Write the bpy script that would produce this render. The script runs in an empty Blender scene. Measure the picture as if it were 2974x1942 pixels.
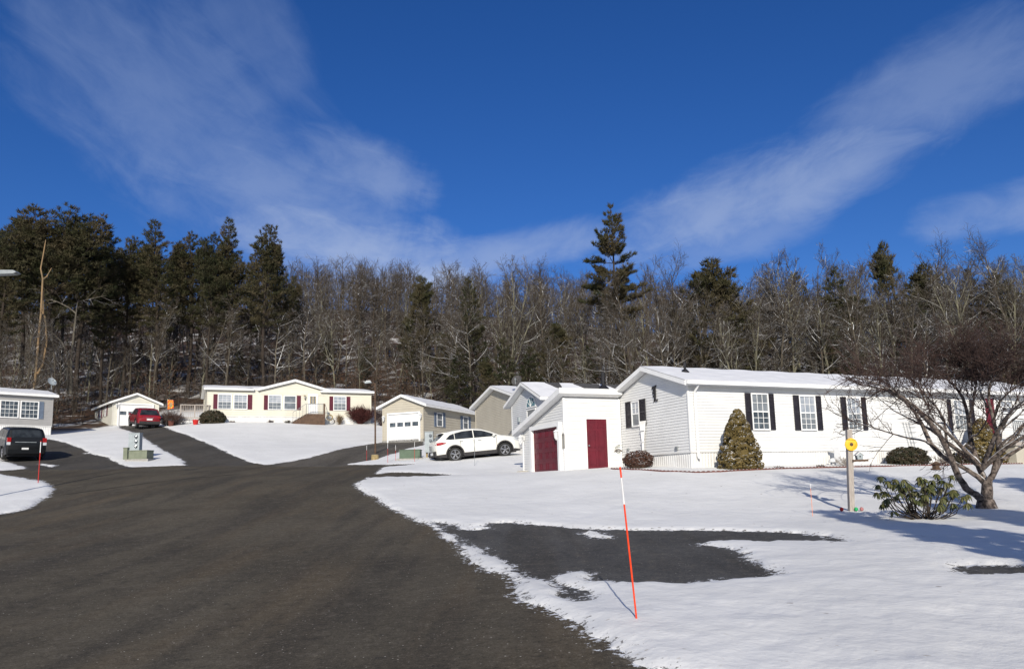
import bpy, bmesh, math, random
import numpy as np
from mathutils import Vector, Matrix

R = math.radians
rnd = random.Random(7)
scene = bpy.context.scene
COL = scene.collection

# ------------------------------------------------------------------ camera
FPX, CX, CY = 2240.0, 1487.0, 1092.0        # focal length and principal point in photograph pixels
PITCH, ROLL = math.atan(315.0 / 2240.0), -0.0265
CAM_H = 1.6
CAM_M = Matrix.Rotation(math.pi / 2 + PITCH, 3, 'X') @ Matrix.Rotation(ROLL, 3, 'Z')
CAM_A = np.array(CAM_M)


def ray(px, py):
    return CAM_A @ np.array([(px - CX) / FPX, -(py - CY) / FPX, -1.0])


def P(px, py, Y):
    d = ray(px, py)
    t = Y / d[1]
    return Vector((d[0] * t, Y, CAM_H + d[2] * t))


# ------------------------------------------------------------------ terrain height
ctrl = []
for (px, py, Y) in [(1850, 1815, 7.3), (2472, 1490, 18), (2870, 1482, 18), (2010, 1362, 27.5), (150, 1365, 38),
                    (-150, 1368, 37), (150, 1412, 31), (0, 1490, 24), (500, 1500, 21), (740, 1345, 42.5), (1000, 1349, 42.5),
                    (900, 1351, 42), (1040, 1410, 27), (75, 1336, 43), (431, 1244, 65), (326, 1238, 71), (1235, 1281, 57.5),
                    (1112, 1285, 58.8), (600, 1228, 68), (1081, 1231, 74), (148, 1264, 61), (0, 1262, 58.4), (385, 1338, 43),
                    (1190, 1336, 42), (1325, 1340, 40), (1472, 1325, 40.8), (1090, 1318, 46), (640, 1290, 52), (900, 1290, 56), (1645, 1368, 30.6),
                    (1525, 1373, 34.2)]:
    p = P(px, py, Y)
    ctrl.append((p.x, p.y, p.z))
ctrl += [(-3, -12, -.3), (-12, -12, -.4), (9, -12, -.1), (-3, 0, 0), (-12, 0, -.05), (6, 0, .12), (14, 0, .2), (-3, 7, .05), (-9, 7, .05), (-3, 10, .2), (-12, 12, .35), (-3, 15, .52),
         (-8, 20, .9), (-3, 20, .92), (-4, 25, 1.4), (-10, 25, 1.45), (-5, 30, 1.95), (-14, 30, 1.95), (-6, 36, 2.5), (-16, 36, 2.6),
         (24.6, 35.6, 1.98), (15, 31, 1.97), (12, 26, 1.65), (20, 26, 1.5), (3, 20, .98), (8, 13, .6), (14, 10, .4), (-30, 15, .5), (-45, 30, 2.0),
         (0, 44, 3.3), (10, 44, 3.2), (20, 50, 3.6), (-1, 51, 4.2), (15, 58, 4.7), (-3, 66, 5.9), (-19, 73, 7.9), (-20, 66, 7.1), (-45, 52, 5.4),
         (25, 70, 6.5), (60, 70, 7), (60, 40, 3), (60, 20, 1.3), (60, 0, .5), (-60, 40, 3.8), (-60, 60, 6.8), (-60, 75, 9.5), (-60, 20, 1.0), (-45, 0, 0)]
for Y, zs in [(90, (13.5, 13, 12.3, 10, 9.5)), (110, (20, 19.5, 18.5, 15, 14)), (150, (34, 34, 32, 27, 25)), (200, (49, 50, 46, 36, 34)),
              (300, (58, 60, 54, 42, 40)), (420, (58, 60, 54, 42, 40))]:
    for k, z in zip((-1.0, -.45, -.05, .4, 1.0), zs):
        ctrl.append((k * Y * .85, Y, z))
ctrl += [(-200, 0, 0), (200, 0, 0), (0, -200, -4), (-250, -200, -4), (250, -200, -4), (-120, 60, 7), (120, 60, 6), (-300, 200, 30), (300, 200, 26)]
CT = np.array(ctrl, dtype=np.float64)


def _tps(d2):
    return np.where(d2 > 1e-12, .5 * d2 * np.log(np.maximum(d2, 1e-12)), 0.0)


_S = 50.0
_XY = CT[:, :2] / _S
_n = len(CT)
_K = _tps(((_XY[:, None, :] - _XY[None, :, :]) ** 2).sum(-1)) + np.eye(_n) * .0008
_Pm = np.hstack([np.ones((_n, 1)), _XY])
_A = np.block([[_K, _Pm], [_Pm.T, np.zeros((3, 3))]])
_W = np.linalg.solve(_A, np.concatenate([CT[:, 2], np.zeros(3)]))


def H(x, y):
    """ground height, scalars or arrays"""
    x = np.asarray(x, dtype=np.float64)
    y = np.asarray(y, dtype=np.float64)
    sh = x.shape
    q = np.stack([x.ravel(), y.ravel()], 1) / _S
    out = np.empty(len(q))
    for i in range(0, len(q), 20000):
        b = q[i:i + 20000]
        out[i:i + 20000] = _tps(((b[:, None, :] - _XY[None]) ** 2).sum(-1)) @ _W[:_n] + _W[_n] + b @ _W[_n + 1:]
    return out.reshape(sh) if sh else float(out[0])


def ground_at(px, py):
    """plan point where the line of sight through a photograph pixel meets the ground"""
    d = ray(px, py)
    Y = np.exp(np.linspace(math.log(2.5), math.log(130), 900))
    X = d[0] / d[1] * Y
    zr = CAM_H + d[2] / d[1] * Y
    below = zr <= H(X, Y)
    i = int(np.argmax(below)) if below.any() else len(Y) - 1
    return (X[i], Y[i])


def GP(px, py):
    x, y = ground_at(px, py)
    return Vector((x, y, H(x, y)))


# ------------------------------------------------------------------ numpy noise
def vnoise(x, y, seed=0):
    xi = np.floor(x).astype(np.int64)
    yi = np.floor(y).astype(np.int64)
    fx, fy = x - xi, y - yi
    fx = fx * fx * (3 - 2 * fx)
    fy = fy * fy * (3 - 2 * fy)

    def h(a, b):
        n = (a * 374761393 + b * 668265263 + seed * 144269504) & 0xffffffff
        n = ((n ^ (n >> 13)) * 1274126177) & 0xffffffff
        return ((n ^ (n >> 16)) & 0xffff) / 32767.5 - 1.0
    return ((h(xi, yi) * (1 - fx) + h(xi + 1, yi) * fx) * (1 - fy) + (h(xi, yi + 1) * (1 - fx) + h(xi + 1, yi + 1) * fx) * fy)


def fbm(x, y, seed=0, oct=4):
    o, a = 0, .55
    for k in range(oct):
        o = o + a * vnoise(x * 2 ** k, y * 2 ** k, seed + k)
        a *= .5
    return o


# ------------------------------------------------------------------ materials
def _new(name):
    m = bpy.data.materials.new(name)
    m.use_nodes = True
    nt = m.node_tree
    b = nt.nodes['Principled BSDF']
    return m, nt, b


def N(nt, t, **kw):
    n = nt.nodes.new(t)
    for k, v in kw.items():
        if k in ('operation', 'blend_type', 'data_type', 'noise_dimensions', 'feature', 'attribute_name', 'clamp', 'use_clamp', 'sky_type'):
            setattr(n, k, v)
        else:
            n.inputs[k].default_value = v
    return n


def mixc(nt, fac, a, b):
    m = nt.nodes.new('ShaderNodeMix')
    m.data_type = 'RGBA'
    for i, s in ((0, fac), (6, a), (7, b)):
        if isinstance(s, (int, float)):
            m.inputs[i].default_value = s
        elif isinstance(s, tuple):
            m.inputs[i].default_value = (*s, 1)
        else:
            nt.links.new(s, m.inputs[i])
    return m.outputs[2]


def math_(nt, op, a, b=None, c=None, clamp=False):
    m = nt.nodes.new('ShaderNodeMath')
    m.operation = op
    m.use_clamp = clamp
    for i, s in enumerate((a, b, c)):
        if s is None:
            continue
        if isinstance(s, (int, float)):
            m.inputs[i].default_value = s
        else:
            nt.links.new(s, m.inputs[i])
    return m.outputs[0]


def sstep(nt, v, lo, hi, a=0.0, b=1.0):
    m = nt.nodes.new('ShaderNodeMapRange')
    m.interpolation_type = 'SMOOTHSTEP'
    m.inputs['From Min'].default_value = lo
    m.inputs['From Max'].default_value = hi
    m.inputs['To Min'].default_value = a
    m.inputs['To Max'].default_value = b
    nt.links.new(v, m.inputs['Value'])
    return m.outputs[0]


def noise_(nt, scale, detail=4, vec=None, rough=.55, dist=0.0):
    n = N(nt, 'ShaderNodeTexNoise', Scale=scale, Detail=detail, Roughness=rough, Distortion=dist)
    if vec is None:
        tc = nt.nodes.get('TC') or nt.nodes.new('ShaderNodeTexCoord')
        tc.name = 'TC'
        vec = tc.outputs['Object']
    nt.links.new(vec, n.inputs['Vector'])
    return n.outputs['Fac']


def bump(nt, b, h, strength, dist=.02):
    n = N(nt, 'ShaderNodeBump', Strength=strength, Distance=dist)
    nt.links.new(h, n.inputs['Height'])
    nt.links.new(n.outputs[0], b.inputs['Normal'])


SNOWC = (.80, .81, .83)


def mat(name, c1, c2=None, scale=4.0, rough=.6, bmp=0.0, bscale=40.0, metal=0.0, spec=.3, snow=None, stretch=None, snow_scale=3.0, coat=0.0):
    """two-tone procedural surface; snow=(lo,hi) lays snow on faces that point up"""
    m, nt, b = _new(name)
    c2 = c2 or tuple(min(1, c * .82) for c in c1)
    vec = None
    if stretch:
        tc = nt.nodes.new('ShaderNodeTexCoord')
        tc.name = 'TC'
        mp = nt.nodes.new('ShaderNodeMapping')
        mp.inputs['Scale'].default_value = stretch
        nt.links.new(tc.outputs['Object'], mp.inputs['Vector'])
        vec = mp.outputs[0]
    f = sstep(nt, noise_(nt, scale, 5, vec), .32, .68)
    c = mixc(nt, f, c1, c2)
    b.inputs['Roughness'].default_value = rough
    b.inputs['Metallic'].default_value = metal
    b.inputs['Specular IOR Level'].default_value = spec
    b.inputs['Coat Weight'].default_value = coat
    if snow:
        g = nt.nodes.new('ShaderNodeNewGeometry')
        sx = nt.nodes.new('ShaderNodeSeparateXYZ')
        nt.links.new(g.outputs['Normal'], sx.inputs[0])
        w = math_(nt, 'MULTIPLY_ADD', math_(nt, 'SUBTRACT', noise_(nt, snow_scale, 3), .5), 1.3, sx.outputs['Z'])
        c = mixc(nt, sstep(nt, w, snow[0], snow[1]), c, SNOWC)
    nt.links.new(c, b.inputs['Base Color'])
    if bmp:
        bump(nt, b, noise_(nt, bscale, 4, vec), bmp, .01)
    return m


M = {}


def mats_all():
    w = M
    w['siding_white'] = mat('white_vinyl', (.725, .725, .715), (.68, .68, .67), 1.3, .45)
    w['trim_white'] = mat('white_trim', (.82, .82, .81), (.76, .76, .75), 3, .4)
    w['skirt_white'] = mat('white_skirting', (.72, .72, .71), (.64, .63, .61), 2, .5)
    w['siding_cream'] = mat('cream_vinyl', (.665, .635, .535), (.62, .59, .495), 1.2, .5)
    w['siding_cream_pale'] = mat('pale_cream_vinyl', (.66, .645, .57), (.61, .595, .525), 1.2, .5)
    w['siding_tan'] = mat('tan_vinyl', (.465, .43, .355), (.43, .395, .325), 1.2, .5)
    w['siding_grey'] = mat('grey_vinyl', (.36, .35, .345), (.32, .315, .31), 1.2, .5)
    w['siding_pale_grey'] = mat('pale_grey_vinyl', (.62, .63, .64), (.57, .58, .59), 1.2, .5)
    w['shingle'] = mat('dark_shingle', (.045, .045, .05), (.09, .085, .08), 14, .9, .5, 60)
    w['snow'] = mat('roof_snow', (.74, .745, .765), (.69, .695, .715), 2.2, .65, .35, 6)
    w['shutter_black'] = mat('black_shutter', (.018, .016, .022), (.03, .027, .034), 6, .5)
    w['shutter_maroon'] = mat('maroon_shutter', (.12, .022, .04), (.095, .018, .032), 6, .5)
    w['shutter_blue'] = mat('slate_blue_shutter', (.16, .20, .27), (.13, .165, .225), 6, .5)
    w['door_maroon'] = mat('maroon_paint', (.135, .014, .026), (.105, .012, .022), 2, .42)
    w['door_white'] = mat('white_door_paint', (.80, .80, .80), (.74, .74, .74), 2, .35)
    w['glass_dark'] = glass('dark_window_glass', (.035, .045, .055), (.10, .12, .14))
    w['glass_curtain'] = glass('curtained_window_glass', (.36, .38, .42), (.24, .27, .31))
    w['glass_blind'] = glass('blinds_behind_glass', (.20, .22, .24), (.13, .145, .16))
    w['glass_blue'] = glass('blue_window_glass', (.04, .14, .18), (.10, .22, .27))
    w['black_metal'] = mat('black_metal', (.012, .012, .014), (.025, .024, .026), 8, .45)
    w['grey_metal'] = mat('grey_metal', (.30, .32, .33), (.24, .26, .27), 5, .5, metal=.4)
    w['utility_grey'] = mat('grey_utility_paint', (.36, .40, .42), (.30, .34, .36), 3, .5)
    w['utility_green'] = mat('green_utility_paint', (.085, .13, .085), (.07, .105, .07), 3, .5)
    w['utility_olive'] = mat('olive_utility_paint', (.19, .21, .15), (.15, .17, .12), 3, .5)
    w['concrete'] = mat('pale_concrete', (.34, .33, .31), (.27, .26, .24), 6, .85, .4)
    w['wood_grey'] = mat('weathered_wood', (.42, .38, .34), (.31, .27, .24), 6, .8, .3, stretch=(9, 9, 1))
    w['wood_brown'] = mat('brown_wood', (.12, .075, .05), (.08, .05, .034), 6, .8, .3)
    w['wood_tan'] = mat('tan_wood', (.36, .28, .14), (.24, .18, .085), 7, .8, .3)
    w['orange'] = mat('orange_plastic', (.85, .07, .018), (.74, .055, .015), 6, .4)
    w['orange_faded'] = mat('faded_orange_plastic', (.80, .30, .17), (.70, .24, .13), 6, .5)
    w['red_plastic'] = mat('red_plastic', (.50, .022, .018), (.42, .018, .015), 6, .4)
    w['white_plastic'] = mat('white_plastic', (.80, .80, .80), None, 6, .4)
    w['green_plastic'] = mat('green_plastic', (.02, .36, .11), None, 6, .35)
    w['pink_plastic'] = mat('pink_plastic', (.40, .17, .17), None, 6, .45)
    w['yellow'] = mat('yellow_paint', (.86, .53, .03), (.78, .44, .02), 6, .5)
    w['brick_edge'] = mat('red_brick_edging', (.15, .052, .038), (.09, .036, .028), 7, .8, .3, snow=(.6, .9), snow_scale=4)
    w['bark'] = mat('grey_brown_bark', (.10, .084, .062), (.05, .042, .032), 3.5, .9, .5, 12, stretch=(2, 2, .4), snow=(.28, .70), snow_scale=1.3)
    w['bark_pale'] = mat('pale_bark', (.205, .195, .13), (.10, .09, .068), 2.5, .9, .5, 12, stretch=(2, 2, .35), snow=(.28, .68), snow_scale=1.3)
    w['bark_tan'] = mat('tan_dead_bark', (.27, .175, .09), (.15, .115, .07), 2.5, .9, .4, 12, stretch=(2, 2, .35))
    w['bark_snowy'] = mat('snow_lined_bark', (.15, .13, .10), (.085, .075, .058), 3.0, .9, .4, 12, snow=(.22, .62), snow_scale=1.2)
    w['bark_plain'] = mat('plain_grey_bark', (.13, .115, .09), (.06, .052, .04), 3, .9, .5, 12, stretch=(2, 2, .4))
    w['bark_dark'] = mat('dark_pine_bark', (.045, .034, .026), (.026, .02, .016), 3, .9, .5, 12, stretch=(2, 2, .4))
    w['twig'] = mat('brown_twig', (.083, .065, .047), (.040, .032, .024), 1.2, .9, snow=(.60, 1.02), snow_scale=1.0)
    w['twig_red'] = mat('reddish_twig', (.072, .043, .036), (.042, .027, .023), 2.0, .9, snow=(.9, 1.25), snow_scale=3)
    w['bark_tree'] = mat('mottled_dark_bark', (.21, .17, .145), (.024, .018, .016), 12, .9, .8, 22, snow=(.42, .8), snow_scale=4.5)
    w['needle'] = mat('pine_needles', (.028, .032, .012), (.078, .062, .034), .42, .7, spec=.2, snow=(1.1, 1.5), snow_scale=1.5)
    w['needle_dark'] = mat('dark_pine_needles', (.020, .026, .010), (.050, .044, .022), .5, .7, spec=.2)
    w['shrub_gold'] = mat('olive_gold_shrub', (.15, .108, .034), (.075, .056, .018), 5, .8, snow=(.66, .98), snow_scale=3.5)
    w['shrub_dark'] = mat('dark_evergreen_shrub', (.022, .026, .013), (.05, .034, .018), 5, .8, snow=(.86, 1.15), snow_scale=5)
    w['shrub_red'] = mat('dark_red_shrub', (.10, .028, .026), (.055, .018, .016), 4, .8)
    w['shrub_brown'] = mat('dry_brown_shrub', (.085, .042, .028), (.045, .022, .016), 6, .85, snow=(.66, .95), snow_scale=6)
    w['leaf_rhodo'] = mat('rhododendron_leaf', (.052, .066, .020), (.115, .108, .040), 6, .45, spec=.4, snow=(1.02, 1.3), snow_scale=7)
    w['leaf_beech'] = mat('dry_orange_leaf', (.12, .062, .034), (.075, .042, .026), 1.0, .9)
    w['paint_white'] = mat('white_car_paint', (.74, .73, .68), (.71, .70, .65), .6, .3, coat=.6)
    w['paint_black'] = mat('black_car_paint', (.009, .010, .012), (.007, .008, .009), .6, .4, spec=.2, coat=.25)
    w['paint_red'] = mat('red_car_paint', (.24, .010, .018), (.20, .008, .014), .6, .25, coat=.8)
    w['tyre'] = mat('tyre_rubber', (.018, .018, .018), (.028, .027, .026), 12, .85)
    w['cladding'] = mat('dark_cladding', (.030, .028, .030), (.045, .042, .042), 8, .6)
    w['alloy'] = mat('alloy', (.55, .55, .56), (.42, .42, .43), 8, .3, metal=.8)
    w['car_glass'] = glass('car_glass', (.010, .012, .014), (.03, .035, .04))
    w['tail_red'] = mat('red_lens', (.34, .010, .012), (.26, .008, .01), 9, .2, coat=.5)
    w['lamp_clear'] = mat('clear_lens', (.62, .64, .66), (.45, .47, .5), 9, .15, coat=.5)


def glass(name, c1, c2):
    m, nt, b = _new(name)
    c = mixc(nt, sstep(nt, noise_(nt, 2.2, 3), .35, .65), c1, c2)
    nt.links.new(c, b.inputs['Base Color'])
    b.inputs['Roughness'].default_value = .08
    b.inputs['Specular IOR Level'].default_value = .5
    return m


# ------------------------------------------------------------------ mesh building
class MB:
    def __init__(s):
        s.v, s.f, s.m = [], [], []

    def add(s, vs, fs, mi=0):
        o = len(s.v)
        s.v.extend([tuple(v) for v in vs])
        for f in fs:
            s.f.append(tuple(i + o for i in f))
            s.m.append(mi)

    def quad(s, a, b, c, d, mi=0):
        s.add([a, b, c, d], [(0, 1, 2, 3)], mi)

    def box(s, x0, x1, y0, y1, z0, z1, mi=0, T=None, bev=0.0):
        vs = [(x, y, z) for z in (z0, z1) for (x, y) in ((x0, y0), (x1, y0), (x1, y1), (x0, y1))]
        if T:
            vs = [T(*v) for v in vs]
        s.add(vs, [(3, 2, 1, 0), (4, 5, 6, 7), (0, 1, 5, 4), (1, 2, 6, 5), (2, 3, 7, 6), (3, 0, 4, 7)], mi)

    def prism(s, poly, a0, a1, fn, mi=0, side_mi=None):
        """poly: list of 2D points; fn(p, q, a) -> 3D; extruded from a0 to a1"""
        n = len(poly)
        vs = [fn(p, q, a0) for p, q in poly] + [fn(p, q, a1) for p, q in poly]
        o = len(s.v)
        s.v.extend([tuple(v) for v in vs])
        s.f.append(tuple(o + i for i in range(n - 1, -1, -1)))
        s.f.append(tuple(o + n + i for i in range(n)))
        s.m += [mi, mi]
        for i in range(n):
            j = (i + 1) % n
            s.f.append((o + i, o + j, o + n + j, o + n + i))
            s.m.append(side_mi[i] if side_mi else mi)

    def tube(s, pts, rad, n=6, mi=0, cap=True):
        pts = [Vector(p) for p in pts]
        if not hasattr(rad, '__len__'):
            rad = [rad] * len(pts)
        o = len(s.v)
        up = Vector((0, 0, 1))
        for i, p in enumerate(pts):
            t = (pts[min(i + 1, len(pts) - 1)] - pts[max(i - 1, 0)])
            t = t.normalized() if t.length > 1e-9 else up
            a = t.cross(Vector((1, 0, 0)) if abs(t.x) < .8 else Vector((0, 1, 0))).normalized()
            b = t.cross(a)
            for k in range(n):
                c, d = math.cos(2 * math.pi * k / n), math.sin(2 * math.pi * k / n)
                q = p + (a * c + b * d) * rad[i]
                s.v.append((q.x, q.y, q.z))
        for i in range(len(pts) - 1):
            for k in range(n):
                l = (k + 1) % n
                s.f.append((o + i * n + k, o + i * n + l, o + (i + 1) * n + l, o + (i + 1) * n + k))
                s.m.append(mi)
        if cap and n > 2:
            s.f.append(tuple(o + k for k in range(n - 1, -1, -1)))
            s.f.append(tuple(o + (len(pts) - 1) * n + k for k in range(n)))
            s.m += [mi, mi]

    def lathe(s, prof, n=16, mi=0, T=None, cap=True):
        """prof: (r, z) list revolved about z"""
        o = len(s.v)
        for r, z in prof:
            for k in range(n):
                v = (r * math.cos(2 * math.pi * k / n), r * math.sin(2 * math.pi * k / n), z)
                s.v.append(tuple(T(*v)) if T else v)
        for i in range(len(prof) - 1):
            for k in range(n):
                l = (k + 1) % n
                s.f.append((o + i * n + k, o + i * n + l, o + (i + 1) * n + l, o + (i + 1) * n + k))
                s.m.append(mi)
        if cap:
            s.f.append(tuple(o + k for k in range(n - 1, -1, -1)))
            s.f.append(tuple(o + (len(prof) - 1) * n + k for k in range(n)))
            s.m += [mi, mi]

    def mesh(s, name, mats, smooth=False, recalc=True):
        me = bpy.data.meshes.new(name)
        me.from_pydata(s.v, [], s.f)
        for m in mats:
            me.materials.append(M[m] if isinstance(m, str) else m)
        if len(mats) > 1:
            me.polygons.foreach_set('material_index', s.m)
        if recalc and len(s.f) < 60000:
            bm = bmesh.new()
            bm.from_mesh(me)
            bmesh.ops.recalc_face_normals(bm, faces=bm.faces)
            bm.to_mesh(me)
            bm.free()
        if smooth:
            me.polygons.foreach_set('use_smooth', [True] * len(me.polygons))
        me.update()
        return me

    def build(s, name, mats, parent=None, smooth=False, recalc=True):
        if isinstance(mats, str) or not isinstance(mats, (list, tuple)):
            mats = [mats]
        o = bpy.data.objects.new(name, s.mesh(name, mats, smooth, recalc))
        COL.objects.link(o)
        if parent:
            o.parent = parent
        return o


def tag(o, label=None, cat=None, group=None, kind=None):
    if label:
        o['label'] = label
    if cat:
        o['category'] = cat
    if group:
        o['group'] = group
    if kind:
        o['kind'] = kind
    return o


def thing(name, label, cat, loc=(0, 0, 0), rz=0.0, group=None):
    e = bpy.data.objects.new(name, None)
    COL.objects.link(e)
    e.location = loc
    e.rotation_euler = (0, 0, rz)
    e.empty_display_size = .2
    return tag(e, label, cat, group)


def copy_tree(o, parent=None):
    c = o.copy()
    COL.objects.link(c)
    if parent:
        c.parent = parent
    for ch in list(o.children):
        copy_tree(ch, c)
    return c


def fast_mesh(name, V, F, mats, smooth=False, mi=None):
    """V (n,3), F list of (m,k) index arrays"""
    me = bpy.data.meshes.new(name)
    F = [np.asarray(f) for f in F if len(f)]
    me.vertices.add(len(V))
    me.vertices.foreach_set('co', np.asarray(V, dtype=np.float32).ravel())
    tot = np.concatenate([np.full(len(f), f.shape[1], dtype=np.int32) for f in F])
    me.loops.add(int(tot.sum()))
    me.loops.foreach_set('vertex_index', np.concatenate([f.ravel() for f in F]).astype(np.int32))
    me.polygons.add(len(tot))
    me.polygons.foreach_set('loop_start', np.concatenate([[0], np.cumsum(tot)[:-1]]).astype(np.int32))
    me.polygons.foreach_set('use_smooth', np.full(len(tot), smooth))
    for m in mats:
        me.materials.append(M[m] if isinstance(m, str) else m)
    if mi is not None:
        me.polygons.foreach_set('material_index', mi.astype(np.int32))
    me.update(calc_edges=True)
    me.validate()
    return me


mats_all()
# ------------------------------------------------------------------ ground, road and driveways
def to_ground(pts):
    return np.array([ground_at(*p) if len(p) == 2 else p[:2] for p in pts])


def sd(poly, x, y):
    """signed distance, positive inside"""
    n = len(poly)
    best = np.full(x.shape, 1e9)
    ins = np.zeros(x.shape, dtype=bool)
    for i in range(n):
        ax, ay = poly[i]
        bx, by = poly[(i + 1) % n]
        dx, dy = bx - ax, by - ay
        L = dx * dx + dy * dy + 1e-12
        t = np.clip(((x - ax) * dx + (y - ay) * dy) / L, 0, 1)
        best = np.minimum(best, (x - ax - t * dx) ** 2 + (y - ay - t * dy) ** 2)
        if abs(dy) > 1e-12:
            c = ((ay > y) != (by > y)) & (x < dx * (y - ay) / dy + ax)
            ins ^= c
    d = np.sqrt(best)
    return np.where(ins, d, -d)


ROAD_PX = [(1900, 1942), (1833, 1905), (1749, 1859), (1698, 1821), (1656, 1800), (1589, 1766), (1518, 1745), (1509, 1703), (1476, 1674),
           (1417, 1657), (1383, 1632), (1341, 1609), (1330, 1585), (1275, 1545), (1240, 1518), (1186, 1497), (1135, 1476), (1093, 1447),
           (1055, 1426), (1039, 1409), (1043, 1399), (1068, 1388), (1106, 1386), (1250, 1384), (1362, 1380), (1250, 1374), (1135, 1371), (1097, 1376),
           (1102, 1363), (1118, 1356), (1232, 1347), (1118, 1349), (1001, 1348), (1051, 1341), (1103, 1331), (1154, 1315), (1185, 1302),
           (1232, 1293), (1233, 1281), (1129, 1283), (1113, 1283), (1085, 1288), (1000, 1302), (949, 1315), (897, 1328), (859, 1336),
           (795, 1347), (774, 1350), (738, 1345), (704, 1333), (653, 1310), (620, 1295), (589, 1283), (550, 1266), (507, 1250), (489, 1244),
           (455, 1235), (347, 1235), (345, 1240), (362, 1247), (411, 1267), (452, 1293), (475, 1308), (515, 1328), (539, 1342), (536, 1351),
           (382, 1357), (359, 1351), (313, 1328), (269, 1319), (237, 1302), (197, 1287), (162, 1279), (142, 1274), (122, 1279), (0, 1280), (-300, 1285),
           (-300, 1318), (0, 1331), (29, 1345), (78, 1361), (0, 1367), (-300, 1374), (-900, 1390), (-900, 1480)]
ROAD = np.vstack([to_ground(ROAD_PX), [(-24, 16), (-16, 8), (-13, 0), (-13, -14), (7.5, -14), (5.4, -4), (3.4, 3)]])
ISLAND = to_ground([(-700, 1400), (-200, 1378), (0, 1376), (43, 1383), (104, 1393), (139, 1406), (153, 1421), (139, 1441), (101, 1461), (67, 1481), (0, 1493), (-200, 1500), (-700, 1500)])
APRON = to_ground([(1262, 1514), (1341, 1527), (1404, 1527), (1442, 1516), (1476, 1516), (1614, 1529), (1698, 1535), (1900, 1539), (2080, 1541),
                   (2261, 1546), (2396, 1555), (2455, 1566), (2487, 1574), (2351, 1573), (2171, 1574), (2058, 1577), (2013, 1582), (2080, 1587),
                   (2148, 1600), (2193, 1625), (2252, 1652), (2292, 1672), (2216, 1681), (2103, 1684), (2062, 1693), (1968, 1697), (1900, 1696),
                   (1845, 1697), (1774, 1691), (1711, 1689), (1732, 1666), (1698, 1657), (1656, 1661), (1614, 1674), (1648, 1695), (1698, 1716),
                   (1730, 1739), (1669, 1750), (1648, 1739), (1614, 1735), (1635, 1720), (1572, 1695), (1505, 1657), (1438, 1619), (1396, 1594),
                   (1362, 1584), (1318, 1566), (1283, 1542), (1248, 1517)])
PATCH = to_ground([(2757, 1651), (2825, 1640), (2974, 1643), (3300, 1650), (3300, 1690), (2974, 1670), (2870, 1672), (2780, 1668)])
SNOWBITS = [to_ground(p) for p in ([(1341, 1531), (1390, 1529), (1425, 1533), (1390, 1539), (1350, 1538)],
                                   [(1677, 1548), (1730, 1545), (1786, 1560), (1770, 1565), (1710, 1558)],
                                   [(120, 1345), (165, 1352), (150, 1356), (110, 1347)],
                                   [(242, 1315), (262, 1315), (262, 1317), (242, 1317)],
                                   [(1066, 1387), (1100, 1388), (1095, 1393), (1068, 1391)])]
DRIVES = [to_ground(p) for p in ([(537, 1353), (330, 1238), (340, 1230), (470, 1228), (520, 1245), (742, 1350)],
                                 [(785, 1352), (900, 1320), (1085, 1280), (1125, 1276), (1245, 1276), (1245, 1300), (1001, 1352)],
                                 [(-320, 1270), (125, 1268), (175, 1275), (388, 1360), (80, 1363), (20, 1338), (-320, 1316)])]


def woods_line(x):
    return np.interp(x, (-120, -80, -45, -41, -37.7, -36.6, -30, -12, -8, -2, 4, 12, 35, 80, 140), (58, 60, 63, 62.5, 66, 80, 80, 83, 76, 73, 67, 60, 62, 60, 58))


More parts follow.
